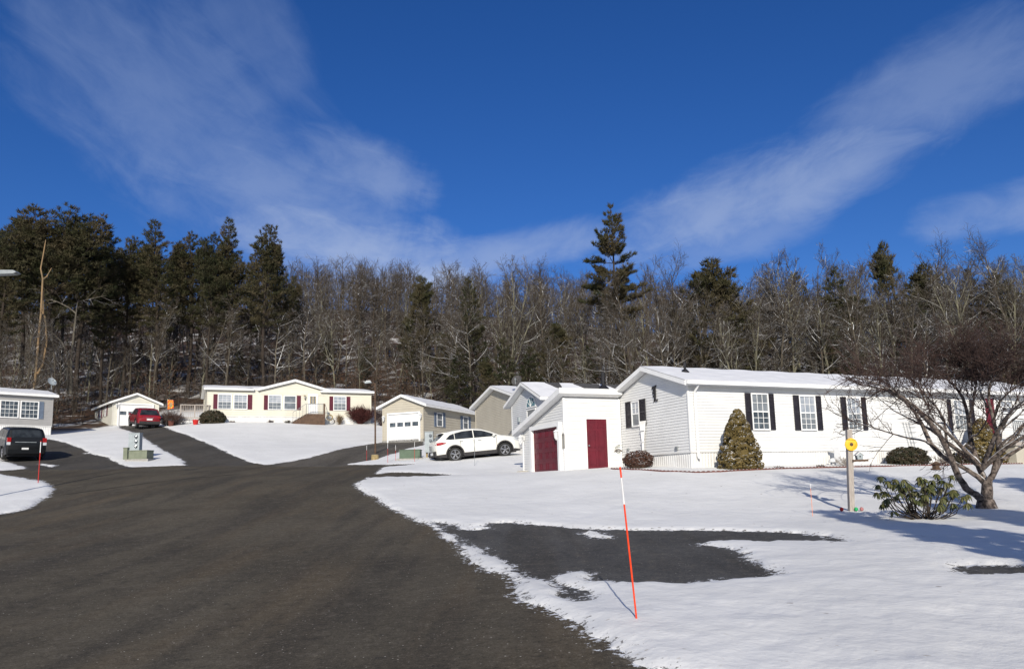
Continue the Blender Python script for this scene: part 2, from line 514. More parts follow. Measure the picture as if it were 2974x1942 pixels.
def build_ground():
    dens = np.linspace(-44, 44, 620)
    rest = np.linspace(44, 316, 112)[1:-1]
    ang = np.radians(np.concatenate([dens, rest]))
    na = len(ang)
    nr = 520
    rr = .45 * np.exp(np.linspace(0, math.log(430 / .45), nr))
    Rm, Am = np.meshgrid(rr, ang, indexing='ij')
    x = Rm * np.sin(Am)
    y = -1.0 + Rm * np.cos(Am)
    z = H(x, y)
    near = Rm < 100
    s = np.full(x.shape, -9.0)
    xs, ys = x[near], y[near]
    wob =   .15 * fbm(xs * .9, ys * .9, 3) + .12 * fbm(xs * 3.1, ys * 3.1, 11) + .11 * fbm(xs * 5.5, ys * 11, 13, 3)
    wob = wob * np.clip(np.hypot(xs, ys) / 14, .55, 1.0)
    road = np.minimum(sd(ROAD, xs, ys), -sd(ISLAND, xs, ys))
    apron = sd(APRON, xs, ys) + .08 * fbm(xs * 6, ys * 2.2, 31)
    patch = sd(PATCH, xs, ys)
    sn = np.maximum(np.maximum(road, apron), patch)
    for b in SNOWBITS:
        sn = np.minimum(sn, -sd(b, xs, ys))
    s[near] = sn + wob
    drive = np.zeros(x.shape, dtype=np.int32)
    dn = np.zeros(xs.shape, dtype=np.int32)
    for i, d in enumerate(DRIVES):
        dn[sd(d, xs, ys) > 0] = i + 1
    dn[(np.maximum(apron, patch) > road - .02)] = 4
    drive[near] = dn
    # snow lies a few centimetres thick and lumpy, the asphalt is bare
    lump = .03 * fbm(x * 1.1, y * .8, 5) + .012 * fbm(x * 4, y * 4, 9, 3)
    lump *= np.clip(1.2 - Rm / 60, 0, 1)
    zs = z + np.clip(-s / .22, 0, 1) ** .7 * (.05 + lump)
    zs = np.where(s > 0, z, zs)
    V = np.stack([x, y, zs], -1).reshape(-1, 3)
    idx = np.arange(nr * na).reshape(nr, na)
    a = idx[:-1, :]
    b = np.roll(idx, -1, 1)[:-1, :]
    c = np.roll(idx, -1, 1)[1:, :]
    d = idx[1:, :]
    Q = np.stack([a, b, c, d], -1).reshape(-1, 4)
    S = s.ravel()
    D = drive.ravel()
    pos = (S[Q] > 0).sum(1)
    snowQ = Q[pos == 0]
    aspQ = Q[pos == 4]
    extra = []
    snow_t, asp_t = [], []
    cut = {}
    nb = len(V)
    for q in Q[(pos > 0) & (pos < 4)]:
        A, B = [], []
        for i in range(4):
            p, r = int(q[i]), int(q[(i + 1) % 4])
            (B if S[p] > 0 else A).append(p)
            if (S[p] > 0) != (S[r] > 0):
                k = (min(p, r), max(p, r))
                if k not in cut:
                    t = S[k[0]] / (S[k[0]] - S[k[1]])
                    w = V[k[0]] * (1 - t) + V[k[1]] * t
                    w[2] = z.ravel()[k[0]] * (1 - t) + z.ravel()[k[1]] * t
                    cut[k] = nb + len(extra)
                    extra.append(w)
                A.append(cut[k])
                B.append(cut[k])
        for L, out in ((A, snow_t), (B, asp_t)):
            for i in range(1, len(L) - 1):
                out.append((L[0], L[i], L[i + 1]))
    V = np.vstack([V, np.array(extra)])
    D = np.concatenate([D, np.zeros(len(extra), dtype=np.int32)])
    for (p, r), i in cut.items():
        D[i] = max(D[p], D[r])
    Z0 = np.concatenate([z.ravel(), np.array(extra)[:, 2]])
    center = len(V)
    V = np.vstack([V, [[0, -1, H(0, -1)]]])
    Z0 = np.append(Z0, V[-1][2])
    D = np.append(D, 0)
    asp_t += [(center, int(idx[0, (i + 1) % na]), int(idx[0, i])) for i in range(na)]
    wood = 1 / (1 + np.exp(-(V[:, 1] - woods_line(V[:, 0]) + 3.5 * fbm(V[:, 0] * .12, V[:, 1] * .12, 21)) * .8))
    wood *= (np.abs(V[:, 0]) < V[:, 1] * 2.2)

    EDG = np.clip(np.concatenate([S, np.zeros(len(extra)), [1.0]]), -1, 1)

    def emit(name, quads, tris, m, use_z0=False, attr=False):
        quads = np.asarray(quads).reshape(-1, 4)
        tris = np.asarray(tris).reshape(-1, 3)
        used = np.unique(np.concatenate([quads.ravel(), tris.ravel()]))
        mp = np.zeros(len(V), dtype=np.int64)
        mp[used] = np.arange(len(used))
        vv = V[used].copy()
        if use_z0:
            vv[:, 2] = Z0[used]
        me = fast_mesh(name, vv, [mp[quads][:, ::-1], mp[tris][:, ::-1]], [m], True)
        if len(me.vertices) == len(used):
            at = me.attributes.new('edge', 'FLOAT', 'POINT')
            at.data.foreach_set('value', EDG[used].astype(np.float32))
        if attr and len(me.vertices) == len(used):
            at = me.attributes.new('woods', 'FLOAT', 'POINT')
            at.data.foreach_set('value', wood[used].astype(np.float32))
        o = bpy.data.objects.new(name, me)
        COL.objects.link(o)
        return tag(o, kind='structure')

    emit('ground', snowQ, snow_t, M['ground'], attr=True)
    asp_t = np.array(asp_t)
    qd = D[aspQ].max(1)
    td = D[asp_t].max(1)
    for k, (nm, m) in enumerate((('road', 'road'), ('driveway', 'drive'), ('driveway', 'drive_pale'), ('driveway', 'drive'), ('driveway', 'apron'))):
        if (qd == k).sum():
            emit(nm, aspQ[qd == k], asp_t[td == k], M[m], use_z0=True)


def ground_mats():
    m, nt, b = _new('snow_and_leaf_litter')
    tc = nt.nodes.new('ShaderNodeTexCoord')
    tc.name = 'TC'
    c = mixc(nt, sstep(nt, noise_(nt, .5, 4), .35, .65), (.785, .785, .775), (.73, .73, .72))
    # a few stems of grass and grit that show through the thin snow
    g1 = sstep(nt, noise_(nt, 9, 4), .66, .76)
    g2 = sstep(nt, noise_(nt, .22, 3), .40, .62)
    c = mixc(nt, math_(nt, 'MULTIPLY', math_(nt, 'MULTIPLY', g1, g2), .8), c, (.33, .28, .21))
    at = nt.nodes.new('ShaderNodeAttribute')
    at.attribute_name = 'woods'
    leaf = mixc(nt, sstep(nt, noise_(nt, 2.4, 6), .3, .7), (.085, .048, .029), (.038, .026, .019))
    pn = noise_(nt, .33, 6, rough=.72)
    snowy = sstep(nt, pn, .52, .64)
    leafy = math_(nt, 'MULTIPLY', at.outputs['Fac'], math_(nt, 'SUBTRACT', 1.0, math_(nt, 'MULTIPLY', snowy, .8)))
    c = mixc(nt, leafy, c, leaf)
    v = N(nt, 'ShaderNodeTexVoronoi', Scale=2.1)
    nt.links.new(tc.outputs['Object'], v.inputs['Vector'])
    dot = math_(nt, 'MULTIPLY', sstep(nt, v.outputs['Distance'], .085, .05), sstep(nt, noise_(nt, .9, 3), .53, .6))
    c = mixc(nt, math_(nt, 'MULTIPLY', dot, .85), c, (.15, .105, .07))
    ae = nt.nodes.new('ShaderNodeAttribute')
    ae.attribute_name = 'edge'
    thin = sstep(nt, math_(nt, 'ADD', ae.outputs['Fac'], math_(nt, 'MULTIPLY', math_(nt, 'SUBTRACT', noise_(nt, 11, 5, rough=.7), .5), 1.5)), .02, .10)
    c = mixc(nt, math_(nt, 'MULTIPLY', thin, .85), c, (.075, .066, .056))
    nt.links.new(c, b.inputs['Base Color'])
    b.inputs['Roughness'].default_value = .7
    b.inputs['Specular IOR Level'].default_value = .2
    mp = nt.nodes.new('ShaderNodeMapping')
    mp.inputs['Scale'].default_value = (1, .85, 1)
    nt.links.new(tc.outputs['Object'], mp.inputs['Vector'])
    h = math_(nt, 'ADD', noise_(nt, 2.6, 5, mp.outputs[0]), math_(nt, 'MULTIPLY', noise_(nt, 14, 3, mp.outputs[0]), .16))
    bump(nt, b, h, .27, .12)
    M['ground'] = m
    for key, c1, c2, warm in (('road', (.066, .057, .042), (.096, .083, .061), (.106, .083, .054)),
                              ('drive', (.056, .053, .049), (.078, .074, .069), (.085, .074, .061)),
                              ('drive_pale', (.080, .073, .064), (.11, .10, .088), (.12, .105, .085)),
                              ('apron', (.060, .060, .061), (.088, .088, .088), (.10, .096, .09))):
        m, nt, b = _new('asphalt_' + key)
        tc = nt.nodes.new('ShaderNodeTexCoord')
        tc.name = 'TC'
        c = mixc(nt, sstep(nt, noise_(nt, .35, 5), .36, .64), c1, c2)
        mp = nt.nodes.new('ShaderNodeMapping')
        mp.inputs['Scale'].default_value = (1.1, .16, 1)
        mp.inputs['Rotation'].default_value = (0, 0, R(-8))
        nt.links.new(tc.outputs['Object'], mp.inputs['Vector'])
        c = mixc(nt, math_(nt, 'MULTIPLY', sstep(nt, noise_(nt, .8, 4, mp.outputs[0]), .45, .72), .75), c, warm)
        mp2 = nt.nodes.new('ShaderNodeMapping')
        mp2.inputs['Scale'].default_value = (1.0, .05, 1)
        mp2.inputs['Rotation'].default_value = (0, 0, R(6))
        nt.links.new(tc.outputs['Object'], mp2.inputs['Vector'])
        c = mixc(nt, math_(nt, 'MULTIPLY', sstep(nt, noise_(nt, 1.1, 3, mp2.outputs[0]), .46, .66), .5), c, (.034, .031, .027))
        mt = noise_(nt, 4.5, 7, rough=.8)
        c = mixc(nt, math_(nt, 'MULTIPLY', sstep(nt, mt, .5, .72), .6), c, (.15, .13, .105))
        c = mixc(nt, math_(nt, 'MULTIPLY', sstep(nt, mt, .5, .3), .6), c, (.026, .024, .022))
        gr = math_(nt, 'ADD', math_(nt, 'MULTIPLY', noise_(nt, 55, 2, rough=.8), .55), math_(nt, 'MULTIPLY', noise_(nt, 19, 3, rough=.8), .45))
        c = mixc(nt, math_(nt, 'MULTIPLY', sstep(nt, gr, .53, .70), .75), c, (.24, .21, .165))
        c = mixc(nt, math_(nt, 'MULTIPLY', sstep(nt, gr, .48, .34), .85), c, (.016, .015, .014))
        v = N(nt, 'ShaderNodeTexVoronoi', Scale=13.0)
        nt.links.new(tc.outputs['Object'], v.inputs['Vector'])
        sp = sstep(nt, v.outputs['Distance'], .15, .04)
        sel = sstep(nt, noise_(nt, 23, 1), .50, .58)
        c = mixc(nt, math_(nt, 'MULTIPLY', sp, sel), c, (.55, .51, .45))
        ae = nt.nodes.new('ShaderNodeAttribute')
        ae.attribute_name = 'edge'
        fl = sstep(nt, math_(nt, 'ADD', ae.outputs['Fac'], math_(nt, 'MULTIPLY', math_(nt, 'SUBTRACT', noise_(nt, 11, 5, rough=.7), .5), 1.3)), .02, -.06)
        c = mixc(nt, fl, c, (.70, .72, .76))
        if key == 'road':       # a tar-sealed joint that wanders across the turning circle
            s = nt.nodes.new('ShaderNodeSeparateXYZ')
            nt.links.new(tc.outputs['Object'], s.inputs[0])
            w = math_(nt, 'MULTIPLY', math_(nt, 'SUBTRACT', noise_(nt, .5, 4), .5), 1.2)
            a0, a1 = ground_at(190, 1436), ground_at(690, 1376)
            dx, dy = a1[0] - a0[0], a1[1] - a0[1]
            L = math.hypot(dx, dy)
            u = math_(nt, 'ADD', math_(nt, 'MULTIPLY', math_(nt, 'SUBTRACT', s.outputs['X'], a0[0]), -dy / L),
                      math_(nt, 'MULTIPLY', math_(nt, 'SUBTRACT', s.outputs['Y'], a0[1]), dx / L))
            t = math_(nt, 'ADD', math_(nt, 'MULTIPLY', math_(nt, 'SUBTRACT', s.outputs['X'], a0[0]), dx / L),
                      math_(nt, 'MULTIPLY', math_(nt, 'SUBTRACT', s.outputs['Y'], a0[1]), dy / L))
            d = math_(nt, 'ABSOLUTE', math_(nt, 'ADD', u, w))
            k = math_(nt, 'MULTIPLY', sstep(nt, d, .14, .06), math_(nt, 'MULTIPLY', sstep(nt, t, -.6, .2), sstep(nt, t, L + .5, L - .5)))
            c = mixc(nt, math_(nt, 'MULTIPLY', k, .85), c, (.012, .011, .010))
        nt.links.new(c, b.inputs['Base Color'])
        b.inputs['Roughness'].default_value = .92
        b.inputs['Specular IOR Level'].default_value = .15
        bump(nt, b, gr, .6, .012)
        M[key] = m


ground_mats()
build_ground()
# ------------------------------------------------------------------ houses
class House:
    def __init__(s, name, label, cat, org, rz, z, dims, wall_h, skirt_h=0.0, ridge='x', rise=.8, ov=.3, ovx=.3, sid='siding_white',
                 roof_t=.16, course=.11, skirt='skirt_white', snow=True, group=None, ridge_at=None, gap=None):
        s.gap = gap
        s.x0, s.x1, s.y0, s.y1 = dims
        s.rz, s.org, s.z = rz, Vector((org[0], org[1], z)), z
        s.h, s.sk, s.ridge, s.rise = wall_h, skirt_h, ridge, rise
        s.root = thing(name, label, cat, s.org, rz, group)
        s.cut = []
        ca, sa = math.cos(-rz), math.sin(-rz)
        s.rot = lambda v: Vector((v[0] * ca - v[1] * sa, v[0] * sa + v[1] * ca, v[2]))
        mid = ridge_at if ridge_at is not None else ((s.y0 + s.y1) / 2 if ridge == 'x' else (s.x0 + s.x1) / 2)
        s.mid = mid
        half = ((s.y1 - s.y0) if ridge == 'x' else (s.x1 - s.x0)) / 2
        s.slope = rise / half
        mb = MB()
        for f in ('front', 'left', 'right', 'back'):
            u0, u1 = s.span(f)
            gable = (ridge == 'x') == (f in ('left', 'right'))
            s.siding(mb, f, u0, u1, skirt_h, wall_h, course)
            if gable:
                s.siding(mb, f, u0, u1, wall_h, wall_h + rise, course, gable=True)
        mb.build('wall', [sid], s.root, recalc=False)
        # corner boards
        for (x, y) in ((s.x0, s.y0), (s.x1, s.y0), (s.x0, s.y1), (s.x1, s.y1)):
            cb = MB()
            cb.box(x - .03, x + .03, y - .03, y + .03, skirt_h, wall_h - .01)
            cb.build('corner_trim', [sid], s.root)
        sk = MB()
        lo = -1.0
        if skirt_h > .05:
            for f in ('front', 'left', 'right', 'back'):
                u0, u1 = s.span(f)
                n = max(2, int((u1 - u0) / .13))
                T = s.T(f)
                for i in range(n):
                    a, c = u0 + (u1 - u0) * i / n, u0 + (u1 - u0) * (i + 1) / n
                    b1, b2 = a + (c - a) * .3, a + (c - a) * .7
                    for (p, q, o0, o1) in ((a, b1, -.03, -.012), (b1, b2, -.012, -.012), (b2, c, -.012, -.03)):
                        sk.quad(T(p, o0, lo), T(q, o1, lo), T(q, o1, skirt_h - .002), T(p, o0, skirt_h - .002))
                sk.box(u0 - .02, u1 + .02, -.02, .03, skirt_h - .03, skirt_h + .02, 0, T)
            sk.build('skirting', [skirt], s.root, recalc=False)
        else:
            sk.box(s.x0 - .03, s.x1 + .03, s.y0 - .03, s.y1 + .03, lo, .12)
            sk.build('foundation', ['concrete'], s.root)
        s.make_roof(ov, ovx, roof_t, snow)

    def span(s, f):
        return (s.x0, s.x1) if f in ('front', 'back') else (s.y0, s.y1)

    def T(s, f):
        if f == 'front':
            return lambda u, o, z: (u, s.y0 - o, z)
        if f == 'back':
            return lambda u, o, z: (u, s.y1 + o, z)
        if f == 'left':
            return lambda u, o, z: (s.x0 - o, u, z)
        return lambda u, o, z: (s.x1 + o, u, z)

    def siding(s, mb, f, u0, u1, z0, z1, c, gable=False):
        T = s.T(f)
        n = max(1, round((z1 - z0) / c))
        for i in range(n):
            a, b = z0 + (z1 - z0) * i / n, z0 + (z1 - z0) * (i + 1) / n
            ua0, ua1, ub0, ub1 = u0, u1, u0, u1
            if gable:
                k0, k1 = (a - z0) / (z1 - z0), (b - z0) / (z1 - z0)
                ua0, ua1 = u0 + (s.mid - u0) * k0, u1 + (s.mid - u1) * k0
                ub0, ub1 = u0 + (s.mid - u0) * k1, u1 + (s.mid - u1) * k1
            e, t_ = .010, -.010
            mb.quad(T(ua0, e, a), T(ua1, e, a), T(ub1, t_, b), T(ub0, t_, b))
            mb.quad(T(ua0, t_, a), T(ua1, t_, a), T(ua1, e, a), T(ua0, e, a))

    def make_roof(s, ov, ovx, t, snow, name='roof'):
        k = s.slope
        if s.ridge == 'x':
            a, b, e0, e1 = s.y0 - ov, s.y1 + ov, s.x0 - ovx, s.x1 + ovx
            fn = lambda p, q, w: (w, p, q)
        else:
            a, b, e0, e1 = s.x0 - ov, s.x1 + ov, s.y0 - ovx, s.y1 + ovx
            fn = lambda p, q, w: (p, w, q)
        s.ze = s.h - k * ov
        zr = s.h + s.rise
        d = .03
        top = t + d
        mb = MB()
        poly = [(a, s.ze + top), (s.mid, zr + top), (b, s.ze + top), (b, s.ze + d), (s.mid, zr + d), (a, s.ze + d)]
        if s.gap:
            c = s.y0 + .3
            zc = s.h + s.rise - (s.mid - c) * k
            p2 = [(c, zc + top), (s.mid, zr + top), (b, s.ze + top), (b, s.ze + d), (s.mid, zr + d), (c, zc + d)]
            mb.prism(poly, e0, s.gap[0], fn, 1, [0, 0, 1, 1, 1, 1])
            mb.prism(p2, s.gap[0], s.gap[1], fn, 1, [0, 0, 1, 1, 1, 1])
            mb.prism(poly, s.gap[1], e1, fn, 1, [0, 0, 1, 1, 1, 1])
        else:
            mb.prism(poly, e0, e1, fn, 1, [0, 0, 1, 1, 1, 1])
        r = mb.build(name, ['shingle', 'trim_white'], s.root)
        if snow:
            sb = MB()
            g = .035
            n = max(6, int((e1 - e0) / .5))
            th = .05
            for sgn, ea in ((-1, a), (1, b)):
                rows = 5
                for i in range(n):
                    for j in range(rows):
                        def pt(i, j, lift=True):
                            w = e0 + g + (e1 - e0 - 2 * g) * i / n
                            q = j / rows
                            p0 = ea - sgn * g
                            if s.gap and s.gap[0] - .3 < w < s.gap[1] + .3:
                                p0 = max(p0, s.y0 + .35)
                            p = p0 + (s.mid - p0) * q
                            zz = s.h + s.rise + top - abs(p - s.mid) * k
                            l = th * (.8 + .3 * math.sin(i * 1.7 + j * 2.1)) if lift else .004
                            if i in (0, n) or j == 0:
                                l *= .55
                            return fn(p, zz + l, w)
                        sb.quad(pt(i, j), pt(i + 1, j), pt(i + 1, j + 1), pt(i, j + 1))
                        if j == 0:
                            sb.quad(pt(i, 0, False), pt(i + 1, 0, False), pt(i + 1, 0), pt(i, 0))
                        if i == 0:
                            sb.quad(pt(0, j, False), pt(0, j + 1, False), pt(0, j + 1), pt(0, j))
                        if i == n - 1:
                            sb.quad(pt(n, j, False), pt(n, j + 1, False), pt(n, j + 1), pt(n, j))
            sb.build('snow_cover', ['snow'], r, smooth=False)
        s.roof = r
        return r

    def hit(s, f, px, py, out=0.0):
        """(u, z) on a face where the sight line through a photograph pixel lands"""
        d = s.rot(ray(px, py))
        o = s.rot(Vector((0, 0, CAM_H)) - s.org)
        if f in ('front', 'back'):
            pl = s.y0 - out if f == 'front' else s.y1
            t = (pl - o.y) / d.y
            return o.x + d.x * t, o.z + d.z * t
        pl = s.x0 - out if f == 'left' else s.x1 + out
        t = (pl - o.x) / d.x
        return o.y + d.y * t, o.z + d.z * t

    def window(s, f, u0, u1, z0, z1, up=(3, 2), low=(3, 2), pane=('glass_curtain', 'glass_blind'), fr=.05, frame='trim_white', split=.5):
        T = s.T(f)
        if u0 > u1:
            u0, u1 = u1, u0
        mb = MB()
        o = .06
        mb.box(u0 - fr, u0, .0, o, z0 - fr, z1 + fr, 0, T)
        mb.box(u1, u1 + fr, .0, o, z0 - fr, z1 + fr, 0, T)
        mb.box(u0, u1, .0, o, z1, z1 + fr, 0, T)
        mb.box(u0, u1, .0, o + .02, z0 - fr, z0, 0, T)
        zm = z0 + (z1 - z0) * split
        mb.box(u0, u1, .02, .048, zm - .022, zm + .022, 0, T)
        for (a, b, g) in ((zm + .022, z1, up), (z0, zm - .022, low)):
            if g:
                for i in range(1, g[0]):
                    u = u0 + (u1 - u0) * i / g[0]
                    mb.box(u - .009, u + .009, .026, .042, a, b, 0, T)
                for j in range(1, g[1]):
                    z = a + (b - a) * j / g[1]
                    mb.box(u0, u1, .028, .040, z - .009, z + .009, 0, T)
        w = mb.build('window', [frame], s.root)
        for (a, b, m) in ((zm, z1, pane[0]), (z0, zm, pane[1])):
            p = MB()
            p.box(u0, u1, .019, .024, a + .001, b - .001, 0, T)
            p.build('pane', [m], w)
        return w

    def shutter(s, f, u0, u1, z0, z1, m):
        T = s.T(f)
        if u0 > u1:
            u0, u1 = u1, u0
        mb = MB()
        o = .05
        e = .035
        mb.box(u0, u0 + e, .017, o, z0, z1, 0, T)
        mb.box(u1 - e, u1, .017, o, z0, z1, 0, T)
        zs = [z0, (z0 + z1) / 2 - .02, z1 - .045]
        for z in zs:
            mb.box(u0 + e, u1 - e, .017, o - .002, z, z + .045, 0, T)
        for a, b in ((zs[0] + .045, zs[1]), (zs[1] + .045, zs[2])):
            n = max(3, int((b - a) / .055))
            for i in range(n):
                p, q = a + (b - a) * i / n, a + (b - a) * (i + 1) / n
                mb.quad(T(u0 + e, .042, p), T(u1 - e, .042, p), T(u1 - e, .02, q), T(u0 + e, .02, q))
                mb.quad(T(u0 + e, .018, p), T(u1 - e, .018, p), T(u1 - e, .042, p), T(u0 + e, .042, p))
        return mb.build('shutter', [m], s.root)

    def win_px(s, f, a, b, c, d, **kw):
        u0, z1 = s.hit(f, a, b)
        u1, _ = s.hit(f, c, b)
        _, z0 = s.hit(f, c, d)
        return s.window(f, u0, u1, z0, z1, **kw)

    def shut_px(s, f, a, b, c, d, m):
        u0, z1 = s.hit(f, a, b)
        u1, _ = s.hit(f, c, b)
        _, z0 = s.hit(f, c, d)
        return s.shutter(f, u0, u1, z0, z1, m)

    def panel_door(s, f, u0, u1, z0, z1, m, panels=(2, 3), name='door', knob='left', frame='trim_white', recess=0.0):
        T = s.T(f)
        mb = MB()
        fw = .09
        mb.box(u0 - fw, u0, .0, .055, z0, z1 + fw, 0, T)
        mb.box(u1, u1 + fw, .0, .055, z0, z1 + fw, 0, T)
        mb.box(u0, u1, .0, .055, z1, z1 + fw, 0, T)
        mb.build('door_frame', [frame], s.root)
        d = MB()
        d.box(u0, u1, .0, .026, z0, z1, 0, T)
        nx, nz = panels
        hs = [1.0] * nz
        if nz == 3:
            hs = [.45, 1.1, .95]
            hs = [.95, 1.1, .42]
        tot = sum(hs)
        mx, mz = .11, .10
        z = z0 + .16
        avail = (z1 - z0) - .16 - .10 - mz * (nz - 1)
        pw = ((u1 - u0) - mx * (nx + 1)) / nx
        for h in hs:
            ph = avail * h / tot
            for i in range(nx):
                a = u0 + mx + i * (pw + mx)
                d.box(a, a + pw, .024, .036, z, z + .02, 0, T)
                d.box(a, a + pw, .024, .036, z + ph - .02, z + ph, 0, T)
                d.box(a, a + .02, .024, .036, z, z + ph, 0, T)
                d.box(a + pw - .02, a + pw, .024, .036, z, z + ph, 0, T)
                d.box(a + .05, a + pw - .05, .024, .034, z + .05, z + ph - .05, 0, T)
            z += ph + mz
        o = d.build(name, [m], s.root)
        if knob:
            k = MB()
            u = u0 + .07 if knob == 'left' else u1 - .07
            k.lathe([(.012, 0), (.012, .04), (.03, .05), (.034, .07), (.026, .085), (.008, .09)], 10, 0, lambda x, y, zz: T(u + x, .024 + zz, z0 + .95 + y))
            k.build('handle', ['grey_metal'], o, smooth=True)
        return o

    def garage_door(s, f, u0, u1, z0, z1, m, rows=4, cols=4, win_row=2, frame='trim_white', pane='glass_dark', fw=.12, depth=.12):
        T = s.T(f)
        mb = MB()
        mb.box(u0 - fw, u0, .0, depth, z0, z1 + fw, 0, T)
        mb.box(u1, u1 + fw, .0, depth, z0, z1 + fw, 0, T)
        mb.box(u0, u1, .0, depth, z1, z1 + fw, 0, T)
        mb.build('door_frame', [frame], s.root)
        d = MB()
        hh = (z1 - z0) / rows
        wins = []
        for r in range(rows):
            a, b = z0 + hh * r, z0 + hh * (r + 1)
            d.box(u0, u1, .0, .03, a + .006, b - .006, 0, T)
            d.box(u0, u1, .0, .02, b - .006, b + .006 if r < rows - 1 else b, 0, T)
            for c in range(cols):
                p = u0 + (u1 - u0) * (c + .12) / cols
                q = u0 + (u1 - u0) * (c + .88) / cols
                if r == win_row:
                    wins.append((p, q, a + hh * .2, b - hh * .2))
                    continue
                g = .016
                for bx in ((p, q, a + hh * .2, a + hh * .2 + g), (p, q, b - hh * .2 - g, b - hh * .2), (p, p + g, a + hh * .2, b - hh * .2), (q - g, q, a + hh * .2, b - hh * .2)):
                    d.box(bx[0], bx[1], .028, .046, bx[2], bx[3], 0, T)
        o = d.build('garage_door', [m], s.root)
        for (p, q, a, b) in wins:
            w = MB()
            w.box(p, q, .028, .036, a, b, 0, T)
            w.build('door_window', [pane], o)
        return o


def wall_lamp(root, T, u, z, m='trim_white', sc=1.0):
    """coach lantern on a wall bracket"""
    mb = MB()
    S = lambda x, o, zz: T(u + x * sc, o * sc, z + zz * sc)
    mb.box(-.05, .05, .016, .04, -.16, .04, 0, S)
    mb.tube([S(0, .04, -.02), S(0, .12, .07), S(0, .18, .06), S(0, .19, .02)], .012 * sc, 6)
    L = lambda x, y, zz: S(x, .19 + y, zz)
    mb.lathe([(.01, .08), (.03, .06), (.115, 0), (.12, -.02), (.085, -.03)], 6, 0, L)
    mb.lathe([(.06, -.27), (.05, -.30), (.012, -.34), (.01, -.36)], 6, 0, L)
    for k in range(6):
        a = 2 * math.pi * k / 6
        mb.tube([L(.082 * math.cos(a), .082 * math.sin(a), -.03), L(.06 * math.cos(a), .06 * math.sin(a), -.27)], .009 * sc, 4)
    o = mb.build('wall_lamp', [m], root)
    g = MB()
    g.lathe([(.074, -.032), (.052, -.268)], 6, 0, L)
    g.build('lantern_glass', ['lamp_clear'], o)
    return o


def pipe(root, name, x, y, z0, z1, r=.05, flash=True, m='black_metal'):
    mb = MB()
    if flash:
        mb.lathe([(r * 3.2, z0 - .04), (r * 3.2, z0), (r * 1.5, z0 + r * 1.8)], 12, 0, lambda a, b, c: (x + a, y + b, c))
    mb.lathe([(r, z0 - .05), (r, z1), (r * .8, z1)], 12, 0, lambda a, b, c: (x + a, y + b, c))
    return mb.build(name, [m], root)


AX = R(24)
GXY = Vector((-.407, .9135))
LXY = Vector((.9135, .407))

# --- white single-wide home on the right
c0 = P(2010, 1362, 27.5)
WZ = c0.z
white = House('mobile_home', 'long white mobile home with black shutters and a maroon front door', 'house', (c0.x, c0.y), AX, WZ, (0, 20.5, 0, 4.88), 3.03, .62,
              'x', .80, .32, .34, 'siding_white', .17, .105)
hw = white
for (a, b, c, d, pn) in ((2181, 1145, 2225, 1245, ('glass_blind', 'glass_dark')), (2320, 1151, 2361, 1246, ('glass_curtain', 'glass_blind')), (2457, 1156, 2493, 1246, ('glass_curtain', 'glass_blind')),
                         (2766, 1163, 2801, 1246, ('glass_curtain', 'glass_blind'))):
    hw.win_px('front', a, b, c, d, pane=pn, up=(3, 2), low=(3, 3))
for (a, b, c, d) in ((2161, 1141, 2177, 1248), (2229, 1143, 2244, 1248), (2301, 1147, 2317, 1249), (2367, 1149, 2381, 1249), (2439, 1152, 2453, 1249), (2497, 1153, 2511, 1249),
                     (2747, 1159, 2758, 1249), (2813, 1160, 2823, 1249)):
    hw.shut_px('front', a, b, c, d, 'shutter_black')
hw.win_px('front', 2903, 1166, 2934, 1198, pane=('glass_curtain', 'glass_curtain'), up=(2, 1), low=(2, 1))
u0, _ = hw.hit('front', 2865, 1250)
u1, _ = hw.hit('front', 2893, 1250)
hw.panel_door('front', u0, u1, .86, 2.86, 'door_maroon', (2, 3), knob='right')
wm = .5 * (u0 + u1)
# gable window, shutters, letter
hw.win_px('left', 1837, 1170, 1856, 1234, pane=('glass_curtain', 'glass_blind'), up=(2, 2), low=None)
hw.shut_px('left', 1818, 1168, 1834, 1241, 'shutter_black')
hw.shut_px('left', 1858, 1160, 1875, 1234, 'shutter_black')
g = MB()
T = hw.T('front')
g.box(-.30, 20.8, .335, .435, hw.ze + .065, hw.ze + .185, 0, T)
g.build('gutter', ['trim_white'], hw.root)
d = MB()
d.box(.22, .30, .03, .09, .45, hw.h - .28, 0, T)
d.box(.225, .295, .03, .09, .36, .45, 0, lambda u, o, z: T(u, o + (.45 - z) * .8, z))
d.tube([T(.26, .06, hw.h - .28), T(.26, .34, hw.ze + .08)], .042, 6)
d.build('downspout', ['trim_white'], hw.root)
ux, uz = hw.hit('front', 1993, 1076)
pipe(hw.root, 'vent_pipe', .95, 1.35, hw.h + 1.35 * hw.slope + .24, hw.h + 1.35 * hw.slope + .62, .05)
T = hw.T('left')
for px, py, w in ((1967, 1301, .07), (1826, 1305, .06), (1858, 1312, .10)):
    u, z = hw.hit('left', px, py)
    mb = MB()
    mb.box(u - w, u + w, .016, .06, z - w * .9, z + w * .9, 0, T)
    mb.build('wall_vent', ['grey_metal'], hw.root)
# blackletter L on the gable
u, zt = hw.hit('left', 1901, 1120)
_, zb = hw.hit('left', 1901, 1169)
hh = zt - zb
lt = thing('wall_letter', 'black ornate letter L mounted on the white gable wall', 'wall letter', tuple(hw.root.matrix_basis @ Vector((0, 0, 0))), AX)
lt.location = (c0.x, c0.y, WZ)
mb = MB()
LT = lambda q, zz, o: T(u - q * hh, .02 + o, zb + zz * hh)


def stroke(pts):
    mb.prism(pts, 0, .025, LT)


